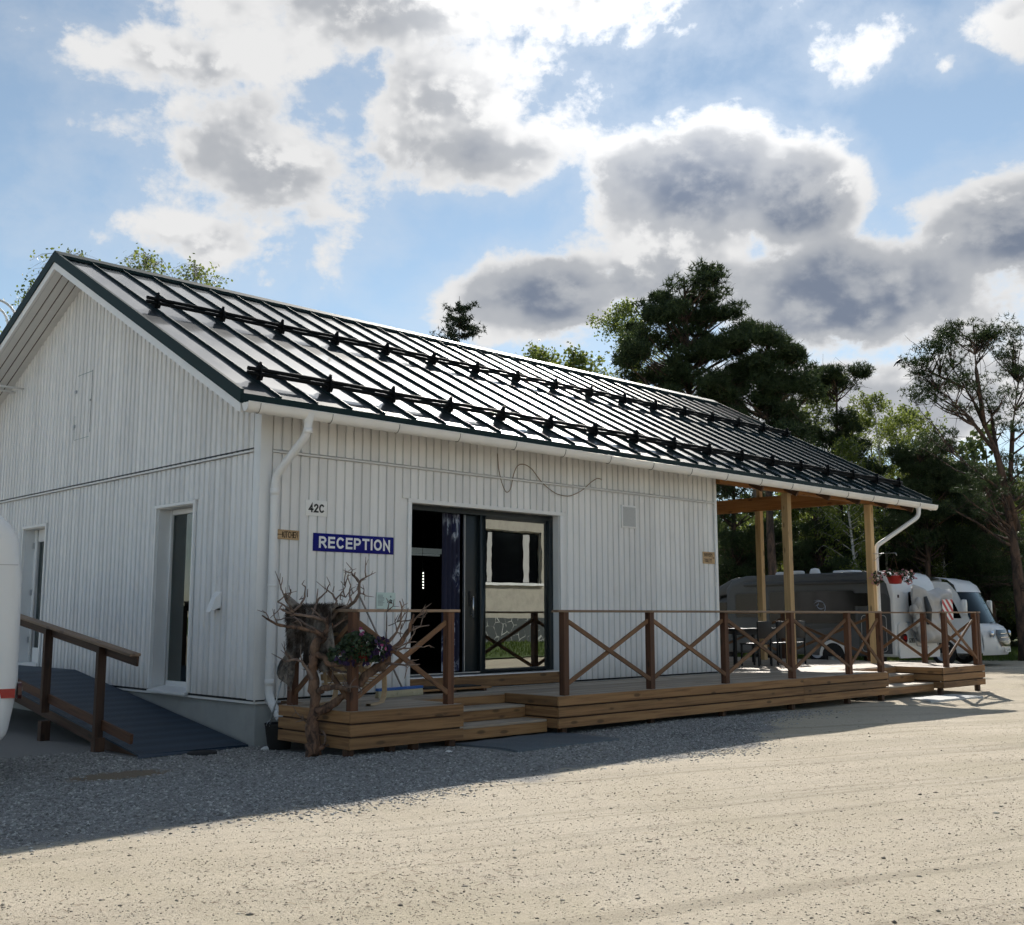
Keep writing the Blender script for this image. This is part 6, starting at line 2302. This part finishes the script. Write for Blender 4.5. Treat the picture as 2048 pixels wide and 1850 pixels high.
plant('pine_tree', 'sparse old pine with bare upswept limbs at the right edge', 'pine', 'pD', lambda: pine_meshes(4, hgt(800, 38), [(-1.4, hgt(670, 38), 1.0, .55, 20), (-2.2, hgt(700, 38), .8, .5, 15), (-3.2, hgt(728, 38), .6, .45, 10), (-3.0, hgt(790, 38), .7, .5, 10), (-.3, hgt(680, 38), 1.0, .7, 20), (.7, hgt(745, 38), .9, .7, 16), (-2.5, hgt(880, 38), .9, .5, 9), (.3, hgt(840, 38), .9, .7, 10), (-1.2, hgt(780, 38), 1.4, .9, 18), (-2.0, hgt(760, 38), 1.3, .8, 16), (-1.0, hgt(990, 38), 1.8, .8, 16), (.6, hgt(940, 38), 1.2, 1.0, 14)], .24, 30, .15, .40, lean=(-.6, .2), dead=30, n_t=7, stems=stems_), 2048, 38)
H5 = hgt(860, 42)
plant('pine_tree', 'low dark pine below the small flat-topped pine', 'pine', 'pE', lambda: pine_meshes(5, H5, [(0, H5 - 1.1, 1.2, .9, 18), (.3, H5 - 2.6, 1.6, 1.1, 22), (-.5, H5 - 4.0, 1.7, 1.2, 20)], .16, 140, .18, .58, n_t=8, wd=.014), 1860, 42)
# spruce top behind the ridge
H6 = hgt(590, 46)
plant('spruce_tree', 'dark pointed conifer top behind the roof ridge', 'spruce', 'sA', lambda: spruce_meshes(6, H6, 3.9, 52000, .17, .017), 915, 46)
plant('spruce_tree', 'slim conifer spire between birches right of the pines', 'spruce', 'sB', lambda: spruce_meshes(7, hgt(815, 50), 1.6, 9000), 1800, 50)
# birches
Hb = hgt(602, 47)
bA = lambda: birch_meshes(8, Hb, 2.9, Hb * .35, 17000, .11, 1.1)
plant('birch_tree', 'bright green birch half hidden by the left side of the tallest pine', 'birch', 'bA', bA, 1268, 47)
bB = lambda: birch_meshes(9, 9.5, 1.5, 3.2, 8000, .11)
bS = lambda: birch_meshes(19, 9.5, .75, 5.0, 3000, .075, .5)
def bsc(v, D): return (hgt(v, D) + .05) / 9.5
plant('birch_tree', 'pale birch top just above the ridge left of the pines', 'birch', 'bB', bB, 1150, 50, 1.0, bsc(700, 50))
plant('birch_tree', 'tiny birch tip showing over the ridge right of the spruce', 'birch', 'bB', bB, 1086, 52, 2.0, bsc(697, 52))
plant('birch_tree', 'sunlit birch below the free-standing pine', 'birch', 'bA', bA, 1775, 45, .7, (hgt(785, 45)) / Hb)
plant('birch_tree', 'lower sunlit birch left of the slim spire', 'birch', 'bB', bB, 1715, 41, 2.9, bsc(880, 41))
plant('pine_tree', 'dark pine filling the gap left of the old pine', 'pine', 'pE', lambda: None, 1935, 45, 1.9, hgt(905, 45) / H5)
plant('birch_tree', 'pale birch between the slim spire and the old pine', 'birch', 'bA', bA, 1875, 47, 2.4, hgt(880, 47) / Hb)
plant('birch_tree', 'tall birch filling the space right of the leaning pine', 'birch', 'bA', bA, 1648, 46, 3.9, hgt(745, 46) / Hb)
plant('birch_tree', 'rounded birch under the bird', 'birch', 'bB', bB, 1830, 48, .9, bsc(815, 48))
plant('birch_tree', 'leafy birch right of the porch downspout', 'birch', 'bB', bB, 1890, 43, 4.0, bsc(960, 43))
plant('birch_tree', 'birch tip directly behind the gable peak', 'birch', 'bS', bS, 118, 30, .3, bsc(494, 30))
plant('birch_tree', 'birch top left of two tips behind the near ridge', 'birch', 'bS', bS, 283, 31, 1.4, bsc(507, 31))
plant('birch_tree', 'birch top right of two tips behind the near ridge', 'birch', 'bS', bS, 372, 31, 2.2, bsc(531, 31))
plant('birch_tree', 'birch left of the gable beside the ladder hoops', 'birch', 'bS', bS, 25, 29, 5.0, bsc(560, 29))
# understorey trees seen under and beside the porch roof
uA = lambda: pine_meshes(12, 8.0, [(0, 6.6, 1.5, 1.2, 20), (.5, 4.8, 1.9, 1.3, 24), (-.7, 3.6, 2.0, 1.2, 22), (.2, 2.2, 2.0, 1.0, 16)], .2, 120, .19, .60, wd=.014)
for q, (u, D, s, r, lb) in enumerate((
        (1475, 44, 1.0, .5, 'dark pine seen through the porch left of the first post'), (1640, 43, 1.05, 1.7, 'dark pine with thick trunk seen between the porch posts'),
        (1770, 47, .95, 2.6, 'dark pine behind the hanging basket'), (1925, 46, 1.0, 3.8, 'dark pine above the roof of the white motorhome'),
        (1985, 42, .9, 4.4, 'shaded pine behind the nose of the white motorhome'))):
    plant('pine_tree', lb, 'pine', 'uA', uA, u, D, r, s)
uB = lambda: birch_meshes(14, 7.0, 1.7, 1.2, 9000, .12)
for q, (u, D, s, r, lb) in enumerate((
        (1560, 46, .95, .4, 'bushy birch showing through the porch beside the middle post'), (1690, 50, 1.1, 2.0, 'bushy birch between the last two porch posts'),
        (1850, 49, 1.0, 3.1, 'bushy birch above the grey motorhome roof'), (2040, 50, 1.1, 5.0, 'bushy birch behind the old pine trunk'))):
    plant('birch_tree', lb, 'birch', 'uB', uB, u, D, r, s)
# trees left of the yard, out of the frame, mirrored in the gable window
plant('pine_tree', 'pine mirrored in the gable window', 'pine', 'uA', uA, 0, 0, .3, 1.1, world_xy=(-24, 24))
plant('pine_tree', 'second pine mirrored in the gable window', 'pine', 'uA', uA, 0, 0, 2.3, .9, world_xy=(-19, 33))
plant('birch_tree', 'birch mirrored in the gable window', 'birch', 'uB', uB, 0, 0, 1.3, 1.2, world_xy=(-30, 18))

# far wood that reads as one dark mass: trunks and layered foliage
rngw = np.random.default_rng(33)
mb = MB()
P = []
for q in range(230):
    u = rngw.uniform(1250, 2350) if q < 150 else rngw.uniform(-1600, 1200); D = rngw.uniform(52, 72)
    b = at(u, 1232, D)
    h = rngw.uniform(4.5, 8.0) if u < 1560 else rngw.uniform(6.0, 11.0)
    mb.tube([(b.x, b.y, -.2), (b.x + rngw.normal(0, .2), b.y, h * .6), (b.x + rngw.normal(0, .3), b.y, h)], [.16, .11, .03], 5, cap=False)
    n = 900
    v = rngw.normal(0, 1, (n, 3)); v /= np.linalg.norm(v, axis=1)[:, None]
    v *= (rngw.uniform(.1, 1, n) ** .5)[:, None]
    cc = np.array([b.x, b.y, h * .50])
    kc = rngw.integers(0, 9, n)
    cl = rngw.normal(0, 1, (9, 3)) * np.array([1.2, 1.2, h * .24])
    P.append(cc + cl[kc] + v * np.array([.85, .85, .7]))
P = np.concatenate(P)
P = P[P[:, 2] > .05]
n = len(P)
d = rngw.normal(0, 1, (n, 3)); d /= np.linalg.norm(d, axis=1)[:, None]
s = np.cross(d, rngw.normal(0, 1, (n, 3))); s /= np.linalg.norm(s, axis=1)[:, None]
L = rngw.uniform(.12, .26, n)[:, None]
V = np.stack([P - d * L, P + s * L * .55, P + d * L, P - s * L * .55], 1).reshape(-1, 3)
fo = obj('far_wood', npmesh('far_wood', V, np.arange(4 * n).reshape(-1, 4), M['forest']))
tag(fo, 'dark far-off mixed wood closing the yard behind the motorhomes', 'wood', kind='stuff')
tk = mb.build('wood_trunks', M['tbark'], fo); tk['kind'] = 'stuff'

# grass verge beyond the yard
n = 26000
u = rngw.uniform(1000, 2150, n); D = rngw.uniform(37.8, 52, n)
dx = (u - 1024) / FPX
P = np.stack([CAM.x + YF.x * D + XR.x * D * dx, CAM.y + YF.y * D + XR.y * D * dx, np.zeros(n)], 1)
a = rngw.uniform(0, 6.28, n)
L = rngw.uniform(.06, .18, n)
tip = np.stack([rngw.normal(0, .05, n), rngw.normal(0, .05, n), L], 1)
sd = np.stack([np.cos(a), np.sin(a), np.zeros(n)], 1) * .012
V = np.stack([P - sd, P + sd, P + tip], 1).reshape(-1, 3)
M['grass'] = leaf_mat('grass_blades', (.06, .10, .02), (.11, .16, .03), .4)
o = obj('grass', npmesh('grass', V, np.arange(3 * n).reshape(-1, 3), M['grass']))
tag(o, 'green grass strip at the edge of the wood', 'grass', kind='stuff')

# bird in flight
bp_ = at(1797, 724, 34)
bd = thing('bird', 'small dark bird in flight right of the pines', 'bird', bp_, -YAW)
MB().tube([(-.16, 0, -.16), (-.05, 0, -.03), (.04, 0, .04), (.12, 0, .06), (.15, 0, .05)], [.006, .03, .04, .028, .006], 8).build('body', M['black'], bd, False)
MB().add([(.05, 0, .05), (-.02, 0, -.01), (-.10, -.14, -.22), (-.02, -.12, -.04)], [(0, 1, 2, 3)]).add([(.05, 0, .05), (.0, 0, .02), (.10, .18, .13), (.16, .16, .12)], [(0, 1, 2, 3)]).build('wings', M['black'], bd, False)

# ------------------------------------------------------------------ rendered house across the yard (mirrored in the entrance pane)
oh = thing('opposite_house', 'pale stucco house with dark stone plinth mirrored in the entrance pane', 'house', (26, -19.6, 0))
YH = -19.6
M['stucco'] = dirty('pale_stucco', (.44, .41, .35), .9, 4.0, .25, bscale=60)
def _plinth(nt, b):
    c = coords(nt)
    v = nt.nodes.new('ShaderNodeTexVoronoi')
    v.feature = 'DISTANCE_TO_EDGE'
    v.inputs['Scale'].default_value = 2.6
    nt.links.new(c, v.inputs['Vector'])
    e = smooth(X(v.outputs['Distance']), .015, .05, 1, 0) * smooth(noise(c, 2.0, 3, .6), .42, .58)
    nt.links.new(mixc(e, (.05, .06, .062), (.42, .42, .40)), b.inputs['Base Color'])
M['plinth'] = mat('stone_plinth', (.1, .1, .1), .8, build=_plinth)
wx0, wx1, wz0, wz1 = 21.5, 25.2, 2.85, 4.95
m = MB()
m.box((13, YH - 6, .2), (wx0, YH, 7.5)).box((wx1, YH - 6, .2), (38, YH, 7.5)).box((wx0, YH - 6, .2), (wx1, YH, wz0)).box((wx0, YH - 6, wz1), (wx1, YH, 7.5)).box((wx0, YH - 6, wz0), (wx1, YH - .5, wz1))
m.build('wall', M['stucco'], oh)
MB().box((12.9, YH, .0), (38.1, YH + .05, 1.45)).build('plinth', M['plinth'], oh)
MB().box((wx0 - .1, YH - .02, wz0 - .10), (wx1 + .1, YH + .12, wz0)).build('window_sill', M['white'], oh)
MB().box((wx0, YH - .16, wz0), (wx0 + .05, YH - .08, wz1)).box((wx1 - .05, YH - .16, wz0), (wx1, YH - .08, wz1)).box((wx0, YH - .16, wz1 - .05), (wx1, YH - .08, wz1)).build('window_frame', M['stucco'], oh)
MB().box((wx0 + .1, YH - .13, wz0), (wx1 - .1, YH - .12, wz1 - .1)).build('window_pane', M['gloss_blk'], oh)
for (a, b) in ((wx0 + .75, wx0 + 1.0), (wx1 - .95, wx1 - .62)):
    vs = [(a + (b - a) * t / 10, YH - .10 + .012 * math.sin(t * 2.2), z) for z in (wz0 + .03, wz1 - .12) for t in range(11)]
    MB().add(vs, [(t, t + 1, 12 + t, 11 + t) for t in range(10)], True).build('curtain', M['cover'], oh)
MB().prism([(YH + .7, 7.3), (YH + .7, 7.45), (YH - 3, 9.6), (YH - 6.7, 7.45), (YH - 6.7, 7.3), (YH - 3, 9.4)], 'x', 12.4, 38.6).build('roof', M['anth'], oh)
n = 9000
P = np.stack([rngw.uniform(13, 38, n), rngw.uniform(YH + .1, YH + 1.6, n), np.zeros(n)], 1)
P[:, 2] = .48 * (1 - (P[:, 1] - YH - .1) / 1.5)
L = rngw.uniform(.06, .2, n)
tip = np.stack([rngw.normal(0, .05, n), rngw.normal(0, .05, n), L], 1)
a = rngw.uniform(0, 6.28, n)
sd = np.stack([np.cos(a), np.sin(a), np.zeros(n)], 1) * .02
V = np.stack([P - sd, P + sd, P + tip], 1).reshape(-1, 3)
o = obj('grass_bank', npmesh('grass_bank', V, np.arange(3 * n).reshape(-1, 3), M['grass']))
tag(o, 'green grass bank along the opposite house mirrored in the entrance pane', 'grass', kind='stuff')
m = MB().add([(13, YH + .05, .50), (38, YH + .05, .50), (38, YH + 1.7, .004), (13, YH + 1.7, .004)], [(0, 1, 2, 3)])
b_o = m.build('bank_soil', mat('grass_soil', (.06, .09, .025), .95), o)
